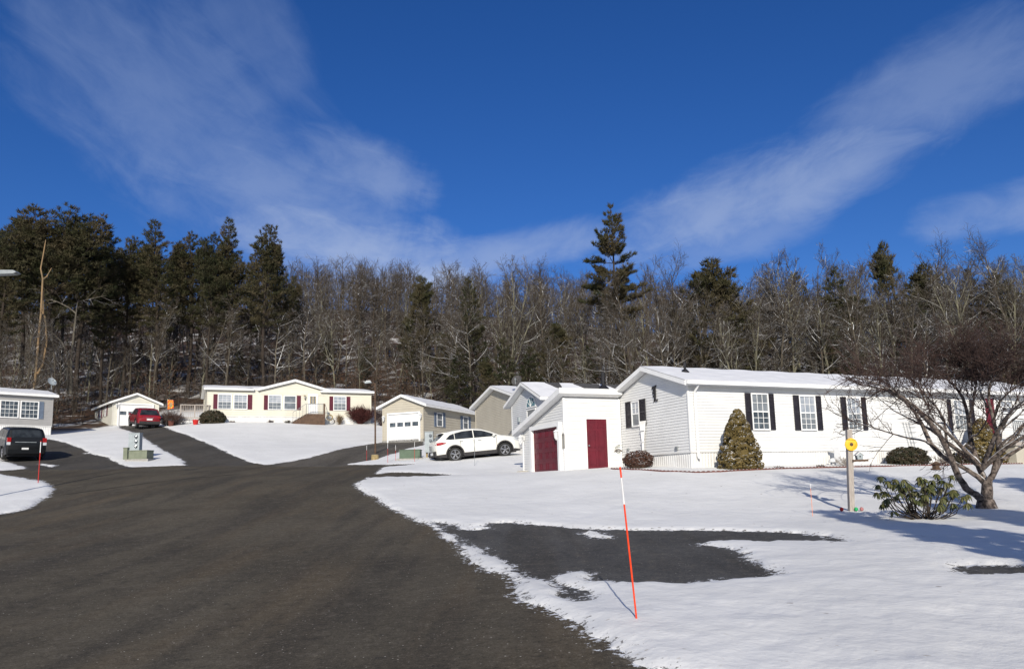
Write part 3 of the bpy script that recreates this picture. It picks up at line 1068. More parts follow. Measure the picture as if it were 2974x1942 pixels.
stroke([(-.02, .98), (.09, .99), (.10, .55), (.06, .10), (-.06, .08), (-.02, .5)])
stroke([(.12, 1.0), (.16, .97), (.155, .5), (.12, .14), (.10, .14), (.13, .5)])
stroke([(.09, .99), (.24, 1.02), (.18, .93), (.10, .90)])
stroke([(-.22, .92), (-.10, .98), (-.02, .94), (-.04, .80), (-.13, .84), (-.22, .78)])
stroke([(-.16, .74), (-.04, .80), (-.05, .70), (-.13, .66)])
stroke([(-.20, .60), (-.12, .66), (-.03, .60), (-.05, .50), (-.14, .50)])
stroke([(-.16, .40), (-.09, .46), (-.03, .41), (-.04, .33), (-.12, .32)])
stroke([(-.12, .0), (-.04, .19), (.06, .20), (.18, .13), (.32, .16), (.26, .03), (.17, .04), (.05, .10), (-.02, .09)])
o = mb.build('letter_strokes', ['black_metal'], lt)
# front landing with railing at the right end
mb = MB()
T = hw.T('front')
lx0, lx1 = wm - .75, wm + 2.9
mb.box(lx0, lx1, .03, 1.5, .70, .84, 0, T)
mb.box(lx0 + .1, lx1 - .1, .05, 1.4, -.4, .70, 1, T)
la = mb.build('landing', ['wood_grey', 'siding_tan'], hw.root)
mb = MB()
mb.box(lx0 + .04, lx1, 1.42, 1.47, 1.70, 1.75, 0, T)
mb.box(lx0 + .04, lx1, 1.42, 1.47, .92, .96, 0, T)
n = int((lx1 - lx0) / .13)
for i in range(n + 1):
    x = lx0 + .06 + (lx1 - lx0 - .1) * i / n
    mb.box(x - .012, x + .012, 1.43, 1.46, .84, 1.70, 0, T)
mb.build('railing', ['grey_metal'], hw.root)

# --- white lean-to garage joined to its gable end
J = Vector((c0.x, c0.y)) + GXY * 4.58
K = J - LXY * 2.63
SZ = P(1645, 1368, K.y).z


class Shed(House):
    def __init__(s):
        s.x0, s.x1, s.y0, s.y1 = 0, 2.60, 0, 3.93
        s.rz, s.org, s.z = AX, Vector((K.x, K.y, SZ)), SZ
        s.hi, s.lo = 2.93, 1.78
        s.root = thing('garage', 'small white lean-to garage with a maroon side door and maroon garage door', 'garage', s.org, AX)
        ca, sa = math.cos(-AX), math.sin(-AX)
        s.rot = lambda v: Vector((v[0] * ca - v[1] * sa, v[0] * sa + v[1] * ca, v[2]))
        mb = MB()
        s.siding(mb, 'front', 0, 2.6, 0, s.hi, .105)
        s.siding(mb, 'back', 0, 2.6, 0, s.lo, .105)
        for f in ('left', 'right'):
            s.siding(mb, f, 0, 3.93, 0, s.lo, .105)
            T = s.T(f)
            n = 11
            for i in range(n):
                a, b = s.lo + (s.hi - s.lo) * i / n, s.lo + (s.hi - s.lo) * (i + 1) / n
                ya, yb = 3.93 * (1 - i / n), 3.93 * (1 - (i + 1) / n)
                mb.quad(T(0, .010, a), T(ya, .010, a), T(yb, -.010, b), T(0, -.010, b))
                mb.quad(T(0, -.010, a), T(ya, -.010, a), T(ya, .010, a), T(0, .010, a))
        mb.build('wall', ['siding_white'], s.root, recalc=False)
        for (x, y, z) in ((0, 0, s.hi), (0, 3.93, s.lo), (2.57, 0, s.hi)):
            cb = MB()
            cb.box(x - .035, x + .035, y - .035, y + .035, -.5, z - .02)
            cb.build('corner_trim', ['trim_white'], s.root)
        fb = MB()
        fb.box(-.01, 2.59, -.01, 3.94, -.8, -.001)
        fb.build('foundation', ['concrete'], s.root)
        k = (s.hi - s.lo) / 3.93
        a, b = -.34, 3.93 + .45
        fn = lambda p, q, w: (w, p, q)
        za, zb_ = s.hi - k * a, s.hi - k * b
        mb = MB()
        mb.prism([(a, za + .24), (b, zb_ + .22), (b, zb_ + .03), (a, za + .03)], -.34, 2.56, fn, 1, [0, 1, 1, 1])
        r = mb.build('roof', ['shingle', 'trim_white'], s.root)
        sb = MB()
        sb.prism([(a + .25, za + .245 - .25 * k), (a + .3, za + .29 - .3 * k), (b - .04, zb_ + .26), (b - .04, zb_ + .222)], -.30, 2.2, fn)
        sb.build('snow_cover', ['snow'], r)


shed = Shed()
sT = shed.T('left')
g0, _ = shed.hit('left', 1629, 1300)
g1, _ = shed.hit('left', 1553, 1300)
shed.garage_door('left', g0, g1, .02, 1.80, 'door_maroon', 4, 4, 9, fw=.17, depth=.16)
d0, _ = shed.hit('front', 1704, 1300)
d1, _ = shed.hit('front', 1763, 1300)
shed.panel_door('front', d0, d1, .05, 2.07, 'door_maroon', (2, 3), knob='left')
for px, py in ((1627, 1252), (1521, 1268)):
    u, z = shed.hit('left', px, py)
    wall_lamp(shed.root, sT, min(u, 3.8), z)
u, z = shed.hit('left', 1638, 1280)
mb = MB()
mb.box(u - .10, u + .10, .016, .04, z - .30, z + .26, 0, sT)
mb.lathe([(.10, .016), (.10, .04)], 16, 0, lambda x, y, zz: sT(u + x, zz, z + .26 + y * .6))
mb.build('wall_plaque', ['concrete'], shed.root)

# --- cream double-wide with maroon shutters, up the slope
q = P(600, 1228, 68)
cream = House('mobile_home', 'wide cream mobile home with maroon shutters and a gabled entry', 'house', (q.x, q.y), AX, q.z, (0, 14.7, 0, 7.0), 2.98, .62, 'x', .62, .35, .3, 'siding_cream', .17, .2, gap=(3.9, 9.85))
CR = lambda x, y: (550 + x / 3.885, 1050 + y / 3.885)
for a, b, c, d, pn, up in ((330, 373, 470, 528, ('glass_curtain', 'glass_blind'), (3, 3)), (508, 376, 648, 530, ('glass_curtain', 'glass_blind'), (3, 3)), (897, 383, 1033, 537, ('glass_curtain', 'glass_blind'), (3, 3)),
                           (1073, 388, 1198, 537, ('glass_blind', 'glass_blind'), None), (1632, 397, 1762, 545, ('glass_curtain', 'glass_blind'), (3, 2))):
    cream.win_px('front', *CR(a, b), *CR(c, d), pane=pn, up=up, low=(3, 2) if up else None, fr=.07)
for a, b, c, d in ((272, 365, 322, 533), (660, 372, 710, 538), (842, 378, 888, 542), (1213, 382, 1257, 545), (1580, 390, 1622, 551), (1772, 393, 1815, 552)):
    cream.shut_px('front', *CR(a, b), *CR(c, d), 'shutter_maroon')
u0, zt = cream.hit('front', *CR(1348, 375))
u1, zb = cream.hit('front', *CR(1440, 592))
cream.panel_door('front', u0, u1, zb, zt, 'door_white', (1, 1), knob='left')
mb = MB()
T = cream.T('front')
dw = u1 - u0
for i in range(5):
    a = u0 + dw * (.12 + .76 * i / 5)
    mb.box(a + .01, a + dw * .76 / 5 - .01, .024, .036, zb + .52 * (zt - zb), zt - .12, i % 2, T)
mb.build('door_window', ['wood_tan', 'glass_dark'], cream.root)
# cross gable over the entry, flush with the front wall
ga, gz = cream.hit('front', *CR(800, 315))
gb, _ = cream.hit('front', *CR(1562, 330))
gm, gp = cream.hit('front', *CR(1190, 222))
rise = gp - cream.h - .1
mb = MB()
n = 5
for i in range(n):
    k0, k1 = i / n, (i + 1) / n
    a, b = cream.h + rise * k0, cream.h + rise * k1
    A0, A1 = ga + (gm - ga) * k0, gb + (gm - gb) * k0
    B0, B1 = ga + (gm - ga) * k1, gb + (gm - gb) * k1
    mb.quad(T(A0, .02, a), T(A1, .02, a), T(B1, .004, b), T(B0, .004, b))
mb.quad(T(ga, .02, cream.h - .3), T(gb, .02, cream.h - .3), T(gb, .02, cream.h), T(ga, .02, cream.h))
mb.build('entry_gable', ['siding_cream'], cream.root, recalc=False)
mb = MB()
kk = rise / (gm - ga)
for sg, gx in ((-1, ga), (1, gb)):
    k2 = rise / abs(gm - gx)
    e = gx + sg * .25
    ze = cream.h - k2 * .25
    ps = [(e, ze + .04), (gm, cream.h + rise + .04), (gm, cream.h + rise + .22), (e, ze + .22)]
    mb.prism(ps, .33, -3.2, lambda p, q_, o: T(p, o, q_), 1, [1, 1, 0, 1])
er = mb.build('entry_roof', ['shingle', 'trim_white'], cream.root)
mb = MB()
for sg, gx in ((-1, ga), (1, gb)):
    k2 = rise / abs(gm - gx)
    e = gx + sg * .2
    ze = cream.h - k2 * .2
    mb.prism([(e, ze + .225), (gm, cream.h + rise + .225), (gm, cream.h + rise + .27), (e, ze + .265)], .30, -3.15, lambda p, q_, o: T(p, o, q_))
mb.build('snow_cover', ['snow'], er)
u, z = cream.hit('front', *CR(1300, 400))
wall_lamp(cream.root, T, u, z + .1, 'wood_tan', 1.0)
# entry steps and railing
st = thing('entry_steps', 'dark brown entry steps with metal railings at the cream home', 'steps', cream.org, AX)
s0, sz = cream.hit('front', *CR(1290, 602))
s1, _ = cream.hit('front', *CR(1500, 602))
s0b, _ = cream.hit('front', *CR(1165, 690), 1.2)
s1b, _ = cream.hit('front', *CR(1580, 690), 1.2)
mb = MB()
mb.box(s0, s1, .04, 1.4, -.6, sz, 0, T)
ns = 4
for i in range(1, ns + 1):
    zz = sz * (1 - i / (ns + .6))
    a = s0 + (s0b - s0) * i / ns
    b = s0 + (s0b - s0) * (i - 1) / ns
    mb.box(a, b, .04, 1.4, -.6, zz, 0, T)
mb.build('stair_block', ['wood_brown'], st)
mb = MB()
for a, b in ((s0 + .05, s1 - .05),):
    mb.tube([T(a, 1.35, sz + .92), T(b, 1.35, sz + .92)], .025, 5)
    for i in range(11):
        x = a + (b - a) * i / 10
        mb.tube([T(x, 1.35, sz), T(x, 1.35, sz + .92)], .014, 4)
for i in range(5):
    x = s0b + (s0 - s0b) * i / 4
    zz = sz * (i / 4)
    mb.tube([T(x, 1.35, zz - .2), T(x, 1.35, zz + .92)], .014, 4)
mb.tube([T(s0b, 1.35, .92), T(s0, 1.35, sz + .92)], .022, 5)
mb.tube([T(s1, 1.35, sz + .92), T(s1b, 1.35, .5)], .022, 5)
for i in range(5):
    x = s1 + (s1b - s1) * i / 4
    mb.tube([T(x, 1.35, -.2), T(x, 1.35, sz + .92 - (sz + .42) * i / 4)], .012, 4)
mb.build('railing', ['grey_metal'], st)
mb = MB()
mb.box(s1 - .15, s1, 1.34, 1.42, sz, sz + .95, 0, T)
mb.build('railing_post', ['wood_brown'], st)
# hose ring hung beside the steps
mb = MB()
u, z = cream.hit('front', *CR(1583, 630), .6)
for rr_ in (.22, .26, .30):
    mb.tube([T(u + rr_ * math.cos(a), .6 + rr_ * .1, z + rr_ * math.sin(a)) for a in np.linspace(0, 2 * math.pi, 19)], .02, 5)
mb.tube([T(u, .62, -.3), T(u, .62, z)], .02, 5)
hr = thing('garden_hose', 'coiled garden hose on a stand beside the cream home steps', 'hose', cream.org, AX)
mb.build('hose_coil', ['wood_tan'], hr)

# --- tan garage
q = P(1112, 1284, 58.8)
q2 = P(1235, 1281, 57.4)
trz = math.atan2(q2.y - q.y, q2.x - q.x)
trz = R(-22)
tg = House('garage', 'tan single-car garage with a white four-window door', 'garage', (q.x, q.y), trz, q.z, (0, 3.5, 0, 9.3), 2.62, 0, 'y', .70, .42, .32, 'siding_tan', .17, .2)
TG = lambda x, y: (1000 + x / 3.885, 1050 + y / 3.885)
u0, z1 = tg.hit('front', *TG(505, 600))
u1, z0 = tg.hit('front', *TG(848, 892))
tg.garage_door('front', u0, u1, -.05, z1, 'door_white', 4, 4, 2, fw=.12)
for a, b, c, d in ((1042, 580, 1102, 728), (1338, 620, 1390, 757)):
    tg.win_px('right', *TG(a, b), *TG(c, d), pane=('glass_blind', 'glass_blind'), up=None, low=None)
for a, b, c, d in ((1010, 570, 1036, 732), (1108, 572, 1134, 742), (1308, 610, 1332, 762), (1396, 620, 1420, 757)):
    tg.shut_px('right', *TG(a, b), *TG(c, d), 'shutter_blue')
T = tg.T('front')
for a, b in ((455, 640), (872, 610)):
    u, z = tg.hit('front', *TG(a, b))
    wall_lamp(tg.root, T, u, z + .12, 'trim_white', 1.1)

# --- tan home behind, pale grey home behind the white garage
q = P(1508, 1295, 47)
tan = House('mobile_home', 'tan mobile home with white skirting behind the white crossover', 'house', (q.x, q.y), AX, 3.75, (0, 15, 0, 7.2), 3.15, .75, 'x', .95, .30, .35, 'siding_tan', .17, .11)
q = P(1586, 1330, 41)
gry = House('mobile_home', 'pale grey mobile home with an arched gable window', 'house', (q.x, q.y), AX, 3.0, (0, 13, 0, 4.3), 3.12, .7, 'x', .95, .32, .40, 'siding_pale_grey', .16, .11, snow=True)
GY = lambda x, y: (1490 + x / 5.36, 1100 + y / 5.36)
u0, z1 = gry.hit('left', *GY(226, 400))
u1, z0 = gry.hit('left', *GY(360, 640))
T = gry.T('left')
if u0 > u1:
    u0, u1 = u1, u0
_, z0 = gry.hit('left', *GY(230, 640))
_, zs = gry.hit('left', *GY(300, 480))
_, za = gry.hit('left', *GY(300, 425))
_, zt = gry.hit('left', *GY(290, 285))
gry.window('left', u0, u1, 1.15, zs, up=None, low=None, pane=('glass_blind', 'glass_blind'))
mb = MB()
um, rr_ = (u0 + u1) / 2, (u1 - u0) / 2
hh = zt - za
arc = [(um + (rr_ + .09) * math.cos(a), za + (hh + .08) * math.sin(a)) for a in np.linspace(0, math.pi, 15)]
mb.prism(arc + [(um - rr_ - .09, za - .07), (um + rr_ + .09, za - .07)], 0, .05, lambda p, q_, o: T(p, o, q_))
for a in np.linspace(0, math.pi, 6)[1:-1]:
    mb.tube([T(um, .072, za), T(um + rr_ * math.cos(a), .072, za + hh * math.sin(a))], .014, 4)
w = mb.build('arched_window', ['trim_white'], gry.root)
mb = MB()
mb.prism([(um + rr_ * math.cos(a), za + hh * math.sin(a)) for a in np.linspace(0, math.pi, 15)], .048, .062, lambda p, q_, o: T(p, o, q_))
mb.build('pane', ['glass_blue'], w)
pipe(gry.root, 'chimney_pipe', 4.4, 1.2, gry.h + .6 + .2, gry.h + 1.75, .10, True)
mb = MB()   # bare shingle where the snow has slid from the roof
for x0_, x1_ in ((1.1, 2.0), (2.9, 4.6), (5.0, 9.5)):
    k = gry.slope
    ya, yb = (.9, 2.05)
    pts = [(x0_, yb), (x0_ + .3, ya + .3), ((x0_ + x1_) / 2, ya + .1), (x1_ - .2, ya + .45), (x1_, yb)]
    mb.add([(a, b, gry.h + b * k + .16 + .03 + .075) for a, b in pts] + [(a, b, gry.h + b * k + .15) for a, b in pts], [(0, 1, 2, 3, 4), (0, 1, 6, 5), (1, 2, 7, 6), (2, 3, 8, 7), (3, 4, 9, 8), (4, 0, 5, 9)])
mb.build('bare_shingle', ['shingle'], gry.roof)
u, z = gry.hit('left', *GY(105, 635))
mb = MB()
mb.box(u - .09, u + .09, .016, .12, z - .13, z + .13, 0, T)
mb.build('meter_box', ['utility_grey'], gry.root)

# --- small pale garage far left and the grey home at the edge
q = P(325, 1238, 71)
sg = House('garage', 'small pale cream garage behind the red car', 'garage', (q.x, q.y), R(40), q.z, (0, 4.0, 0, 7.0), 2.20, 0, 'y', .80, .34, .3, 'siding_cream_pale', .17, .2)
SG = lambda x, y: (x / 3.453, 1050 + y / 3.453)
u0, z1 = sg.hit('front', *SG(1195, 425))
u1, z0 = sg.hit('front', *SG(1520, 640))
sg.garage_door('front', u0, u1, -.1, z1, 'door_white', 4, 4, 2)
for a, b, c, d in ((1000, 455, 1027, 565), (1050, 430, 1083, 540)):
    um_, zt = sg.hit('left', *SG((a + c) / 2, b))
    _, zb = sg.hit('left', *SG((a + c) / 2, d))
    sg.window('left', um_ - .3, um_ + .3, zb, zt, up=(2, 2), low=(2, 2), pane=('glass_curtain', 'glass_blind'))
    sg.shutter('left', um_ - .66, um_ - .36, zb - .04, zt + .04, 'shutter_maroon')
    sg.shutter('left', um_ + .36, um_ + .66, zb - .04, zt + .04, 'shutter_maroon')
T = sg.T('front')
u, z = sg.hit('front', *SG(1165, 440))
wall_lamp(sg.root, T, u, z + .1, 'trim_white', 1.0)

q = P(148, 1264, 61)
lh = House('mobile_home', 'grey mobile home with slate blue shutter cut off by the left edge', 'house', (q.x, q.y), R(48), q.z, (-13, 0, 0, 4.6), 3.05, .72, 'x', .52, .30, .34, 'siding_grey', .19, .12)
for a, b, c, d in ((12, 392, 182, 556), (218, 400, 382, 566)):
    lh.win_px('front', *SG(a, b), *SG(c, d), pane=('glass_dark', 'glass_dark'), up=(4, 2), low=(4, 2), fr=.08)
lh.shut_px('front', *SG(396, 400), *SG(440, 574), 'shutter_blue')
lh.shut_px('front', *SG(-50, 380), *SG(-8, 552), 'shutter_blue')


# --- satellite dishes
def dish(label, loc, aim, r, m):
    t = thing('satellite_dish', label, 'satellite dish', loc, 0)
    a = Vector(aim).normalized()
    rot = a.to_track_quat('Z', 'Y').to_matrix()
    up = Vector((0, 0, .55))
    mb = MB()
    prof = [(r * k / 6, .22 * r * (k / 6) ** 2) for k in range(1, 7)]
    prof = [(.01, 0)] + prof + [(r * 1.02, .22 * r + .01), (r * .98, .22 * r - .03)] + [(r * k / 6, .22 * r * (k / 6) ** 2 - .025) for k in range(5, 0, -1)]
    mb.lathe(prof, 20, 0, lambda x, y, z: rot @ Vector((x, y * 1.1, z)) + up)
    mb.build('reflector', [m], t, smooth=True)
    mb = MB()
    mb.tube([(0, 0, -.1), (0, 0, .35), rot @ Vector((0, 0, -.03)) + up], .03, 6)
    mb.build('mast', ['grey_metal'], t)
    mb = MB()
    f = rot @ Vector((0, 0, r * .9)) + up
    mb.tube([rot @ Vector((0, -r * .95, .15)) + up, f], .018, 5)
    mb.tube([f, f + rot @ Vector((0, 0, -.12))], .05, 6)
    mb.build('feed_arm', ['grey_metal'], t)
    return t


p = P(149, 1128, 63.5)
dish('pale satellite dish on the grey home roof', p, (.75, -.45, .55), .34, 'utility_grey')
p = P(1502, 1131, 47.8)
dish('dark grey satellite dish on the tan home roof', p, (-.35, -.8, .35), .33, 'shingle')
# ------------------------------------------------------------------ cars
class Car:
    SEC = [(.97, 0.0), (.94, .25), (.89, .55), (.835, .80), (.77, .93), (.63, .985), (.38, 1.0), (0, 1.01)]

    def __init__(s, name, label, loc, rz, pitch, top, belt, width, L, axles, paint, r=.36, zsill=.26, zclad=.50, clad=True, group=None):
        s.top, s.belt_, s.wd, s.L, s.ax, s.r, s.zs = top, belt, width, L, axles, r, zsill
        s.root = thing(name, label, 'car', loc, 0, group)
        s.root.rotation_euler = (0, -pitch, rz)
        # body loft
        xs = sorted(set([round(x, 3) for x in np.linspace(0, L, 74)] + [round(a + r * 1.18 * math.cos(t), 3) for a in axles for t in np.linspace(0, math.pi, 17)] + [p[0] for p in top]))
        rows = []
        for x in xs:
            rows.append(s.ring(x))
        n = len(rows[0])
        V = [(x, y, z) for x, ring in zip(xs, rows) for y, z in ring]
        mbP, mbC = MB(), MB()
        for sgn in (1, -1):
            for i in range(len(xs) - 1):
                for k in range(n - 1):
                    q = [(i, k), (i + 1, k), (i + 1, k + 1), (i, k + 1)]
                    vs = [(xs[a], rows[a][b][0] * sgn, rows[a][b][1]) for a, b in q]
                    (mbC if (k < 1 and clad) else mbP).add(vs, [(0, 1, 2, 3) if sgn < 0 else (3, 2, 1, 0)])
        for i in (0, len(xs) - 1):
            for k in range(n - 1):
                vs = [(xs[i], rows[i][k][0], rows[i][k][1]), (xs[i], -rows[i][k][0], rows[i][k][1]), (xs[i], -rows[i][k + 1][0], rows[i][k + 1][1]), (xs[i], rows[i][k + 1][0], rows[i][k + 1][1])]
                (mbC if (k < 1 and clad) else mbP).add(vs, [(0, 1, 2, 3) if i else (3, 2, 1, 0)])
        for mb, nm, mt in ((mbP, 'body', paint), (mbC, 'lower_trim', 'cladding')):
            if not mb.v:
                continue
            me = mb.mesh(nm, [mt], True, recalc=False)
            bm = bmesh.new()
            bm.from_mesh(me)
            bmesh.ops.remove_doubles(bm, verts=bm.verts, dist=.0015)
            bmesh.ops.recalc_face_normals(bm, faces=bm.faces)
            bm.to_mesh(me)
            bm.free()
            me.set_sharp_from_angle(angle=R(38))
            me.polygons.foreach_set('use_smooth', [True] * len(me.polygons))
            o = bpy.data.objects.new(nm, me)
            COL.objects.link(o)
            o.parent = s.root
        ub = MB()
        ub.box(.25, L - .3, -s.w(L / 2) + .16, s.w(L / 2) - .16, .20, .62)
        ub.build('underbody', ['black_metal'], s.root)
        for a in axles:
            for sgn in (1, -1):
                s.wheel(a, sgn)
                if clad:
                    m = MB()
                    y = s.w(a)
                    for t0, t1 in zip(np.linspace(-.15, math.pi + .15, 16)[:-1], np.linspace(-.15, math.pi + .15, 16)[1:]):
                        c = []
                        for rr_, t in ((r * 1.16, t0), (r * 1.16, t1), (r * 1.34, t1), (r * 1.34, t0)):
                            zz = r + rr_ * math.sin(t)
                            c.append((a + rr_ * math.cos(t), sgn * (s.y(a + rr_ * math.cos(t), max(zz, s.zs)) + .012), zz))
                        m.add(c, [(0, 1, 2, 3)])
                        c2 = [(x_, y_ - sgn * .10, z_) for x_, y_, z_ in c[:2]]
                        m.add([c[0], c[1], c2[1], c2[0]], [(0, 1, 2, 3)])
                    m.build('wheel_arch_trim', ['cladding'], s.root)

    def zr(s, x):
        return float(np.interp(x, [p[0] for p in s.top], [p[1] for p in s.top]))

    def zb(s, x):
        return min(float(np.interp(x, [p[0] for p in s.belt_], [p[1] for p in s.belt_])), s.zr(x) - .015)

    def w(s, x):
        return float(np.interp(x, [p[0] for p in s.wd], [p[1] for p in s.wd]))

    def low(s, x):
        z = s.zs + .10 * max(0, 1 - x / .5) + .02 * max(0, 1 - (s.L - x) / .5)
        for a in s.ax:
            d = abs(x - a)
            rr_ = s.r * 1.18
            if d < rr_:
                z = max(z, s.r + math.sqrt(max(0, rr_ * rr_ - d * d)))
        return z

    def ring(s, x):
        lo, b, t, w = s.low(x), s.zb(x), s.zr(x), s.w(x)
        pts = []
        for f, ww in ((0, .955), (.22, .985), (.40, 1.0), (.62, 1.0), (.84, .985)):
            z = max(lo, s.zs + f * (b - s.zs))
            z = min(z, b - .001 * (1 - f))
            pts.append((w * ww, max(z, lo) if lo < b else b))
        for f, g in s.SEC:
            pts.append((w * f, b + (t - b) * g))
        return pts

    def y(s, x, z):
        lo, b, t, w = s.zs, s.zb(x), s.zr(x), s.w(x)
        zs = [lo, lo + .22 * (b - lo), lo + .4 * (b - lo), lo + .62 * (b - lo), lo + .84 * (b - lo)] + [b + (t - b) * g for f, g in s.SEC]
        ys = [.955, .985, 1, 1, .985] + [f for f, g in s.SEC]
        return w * float(np.interp(z, zs, ys))

    def side(s, name, lo, hi, m, off=.008, sides=(1, -1), nx=14, nz=4, parent=None):
        """patch on the flanks between two polylines (x, z)"""
        xs = np.linspace(max(lo[0][0], hi[0][0]), min(lo[-1][0], hi[-1][0]), nx + 1)
        out = []
        for sg_ in sides:
            mb = MB()
            g = {}
            for i, x in enumerate(xs):
                a = float(np.interp(x, [p[0] for p in lo], [p[1] for p in lo]))
                b = float(np.interp(x, [p[0] for p in hi], [p[1] for p in hi]))
                for j in range(nz + 1):
                    z = a + (b - a) * j / nz
                    g[i, j] = (x, sg_ * (s.y(x, z) + off), z)
            for i in range(nx):
                for j in range(nz):
                    mb.add([g[i, j], g[i + 1, j], g[i + 1, j + 1], g[i, j + 1]], [(0, 1, 2, 3) if sg_ < 0 else (3, 2, 1, 0)])
            out.append(mb.build(name, [m], parent or s.root, smooth=True, recalc=False))
        return out

    def over(s, name, x0, x1, f0, f1, m, off=.01, n=8, trim=0.0):
        """patch on the upper surface: x range, width fractions at each end (windscreen, rear window)"""
        mb = MB()
        g = {}
        for i in range(n + 1):
            x = x0 + (x1 - x0) * i / n
            f = f0 + (f1 - f0) * i / n
            w, b, t = s.w(x), s.zb(x), s.zr(x)
            for j in range(n + 1):
                v = -f + 2 * f * j / n
                fs = [p[0] for p in s.SEC][::-1]
                gs = [p[1] for p in s.SEC][::-1]
                z = b + (t - b) * float(np.interp(abs(v), fs, gs))
                sl = (s.zr(x + .05) - s.zr(x - .05)) / .1
                nn = math.hypot(1, sl)
                g[i, j] = (x - sl / nn * off, v * w, z + off / nn)
        for i in range(n):
            for j in range(n):
                mb.add([g[i, j], g[i + 1, j], g[i + 1, j + 1], g[i, j + 1]], [(0, 1, 2, 3)])
        return mb.build(name, [m], s.root, smooth=True, recalc=False)

    def wheel(s, a, sg_):
        y0 = sg_ * (s.w(a) - .02)
        T = lambda x, yy, z: (a + x, y0 - sg_ * z, s.r + yy)
        mb = MB()
        r = s.r
        mb.lathe([(r * .66, .0), (r * .92, .0), (r, .035), (r, .19), (r * .92, .225), (r * .6, .225)], 28, 0, T)
        w = mb.build('wheel', ['tyre'], s.root, smooth=False)
        mb = MB()
        mb.lathe([(r * .68, -.004), (r * .62, -.004), (r * .60, .05)], 28, 0, T, cap=False)
        mb.lathe([(r * .14, -.008), (r * .13, .03)], 14, 0, T)
        for k in range(5):
            c = 2 * math.pi * k / 5 + .3
            for d in (-.14, .14):
                p0 = (r * .12 * math.cos(c), r * .12 * math.sin(c))
                p1 = (r * .63 * math.cos(c + d), r * .63 * math.sin(c + d))
                mb.tube([T(p0[0], p0[1], .004), T(p1[0], p1[1], .004)], [.022, .018], 5)
        mb.build('rim', ['alloy'], w)
        mb = MB()
        mb.lathe([(r * .64, .05), (.01, .055)], 20, 0, T)
        mb.build('brake_disc', ['black_metal'], w)

    def box(s, name, *a, m='cladding', parent=None):
        mb = MB()
        mb.box(*a)
        return mb.build(name, [m], parent or s.root)

    def lens(s, name, x, y0, y1, z0, z1, m, th=.05):
        return s.box(name, x - th, x + th, y0, y1, z0, z1, m=m)

    def mirrors(s, x, z):
        for sg_ in (1, -1):
            mb = MB()
            y = s.y(x, z)
            mb.lathe([(.03, -.10), (.085, -.06), (.095, .02), (.07, .10), (.02, .12)], 10, 0, lambda a, b, c: (x + b * .8, sg_ * (y + .10 + c), z + a * .75))
            mb.build('mirror', [s.paint], s.root, smooth=True)

    def handles(s, pts, m):
        for sg_ in (1, -1):
            for x, z in pts:
                mb = MB()
                y = s.y(x, z)
                mb.box(x - .09, x + .09, sg_ * (y + .004), sg_ * (y + .03), z - .012, z + .014)
                mb.build('door_handle', [m], s.root)


# white crossover in the snowy driveway, seen from its right side and tail
p = P(1325, 1340, 40.0)
p2 = P(1472, 1325, 40.9)
hd = math.atan2(p2.y - p.y, p2.x - p.x)
hd = R(19)
sl = math.atan2(p2.z - p.z, (Vector((p2.x, p2.y)) - Vector((p.x, p.y))).length)
ux = Vector((math.cos(hd) * math.cos(sl), math.sin(hd) * math.cos(sl), math.sin(sl)))
side_ = Vector((math.sin(hd), -math.cos(hd), 0))
org = p - ux * .98 - side_ * .92
Car.paint = 'paint_white'
suv = Car('parked_car', 'white crossover with dark wheel arch trim parked on snow', org, hd, sl,
          [(0, .98), (.03, 1.10), (.08, 1.16), (.30, 1.32), (.50, 1.50), (.57, 1.555), (1.0, 1.625), (1.6, 1.665), (2.1, 1.66), (2.6, 1.58), (3.0, 1.45), (3.4, 1.27), (3.6, 1.18), (4.0, 1.125), (4.3, 1.06), (4.5, .97), (4.6, .86), (4.66, .72)],
          [(0, .95), (.1, 1.08), (.5, 1.13), (2, 1.13), (3.4, 1.11), (3.7, 1.08), (4.3, .97), (4.66, .68)],
          [(0, .70), (.08, .82), (.3, .90), (.8, .925), (3.8, .925), (4.3, .87), (4.55, .76), (4.66, .62)], 4.66, (.98, 3.70), 'paint_white', .375, .24)
suv.over('rear_window', .11, .52, .82, .78, 'car_glass')
suv.over('windscreen', 2.62, 3.52, .76, .86, 'car_glass')
suv.side('side_window', [(1.04, 1.15), (2.02, 1.145)], [(1.04, 1.47), (1.5, 1.545), (2.02, 1.555)], 'car_glass')
suv.side('side_window', [(2.07, 1.145), (3.34, 1.135)], [(2.07, 1.555), (2.55, 1.49), (2.95, 1.35), (3.34, 1.16)], 'car_glass')
suv.side('quarter_window', [(.56, 1.19), (.75, 1.155), (1.01, 1.15)], [(.56, 1.21), (.78, 1.39), (1.01, 1.465)], 'car_glass')
suv.side('tail_light', [(.06, .90), (.25, .91), (.56, .985)], [(.06, 1.04), (.3, 1.06), (.56, 1.0)], 'tail_red', .012)
suv.side('headlight', [(4.20, .90), (4.52, .78)], [(4.20, .99), (4.40, .97), (4.52, .90)], 'lamp_clear', .012)
suv.side('door_seam', [(2.03, .45), (2.05, .45)], [(2.03, 1.06), (2.05, 1.06)], 'black_metal', .006, nx=1)
suv.side('door_seam', [(3.26, .48), (3.28, .48)], [(3.26, 1.1), (3.28, 1.1)], 'black_metal', .006, nx=1)
suv.side('door_seam', [(1.30, .75), (1.315, .75)], [(1.30, 1.08), (1.315, 1.08)], 'black_metal', .006, nx=1)
suv.handles([(1.35, 1.02), (2.35, 1.0)], 'grey_metal')
suv.mirrors(3.12, 1.18)
suv.lens('tail_light', .06, -.74, .74, .93, .965, 'tail_red', .055)
suv.box('rear_bumper', -.05, .22, -.74, .74, .34, .62)
suv.box('license_plate', -.062, -.05, -.26, .26, .44, .58, m='white_plastic')
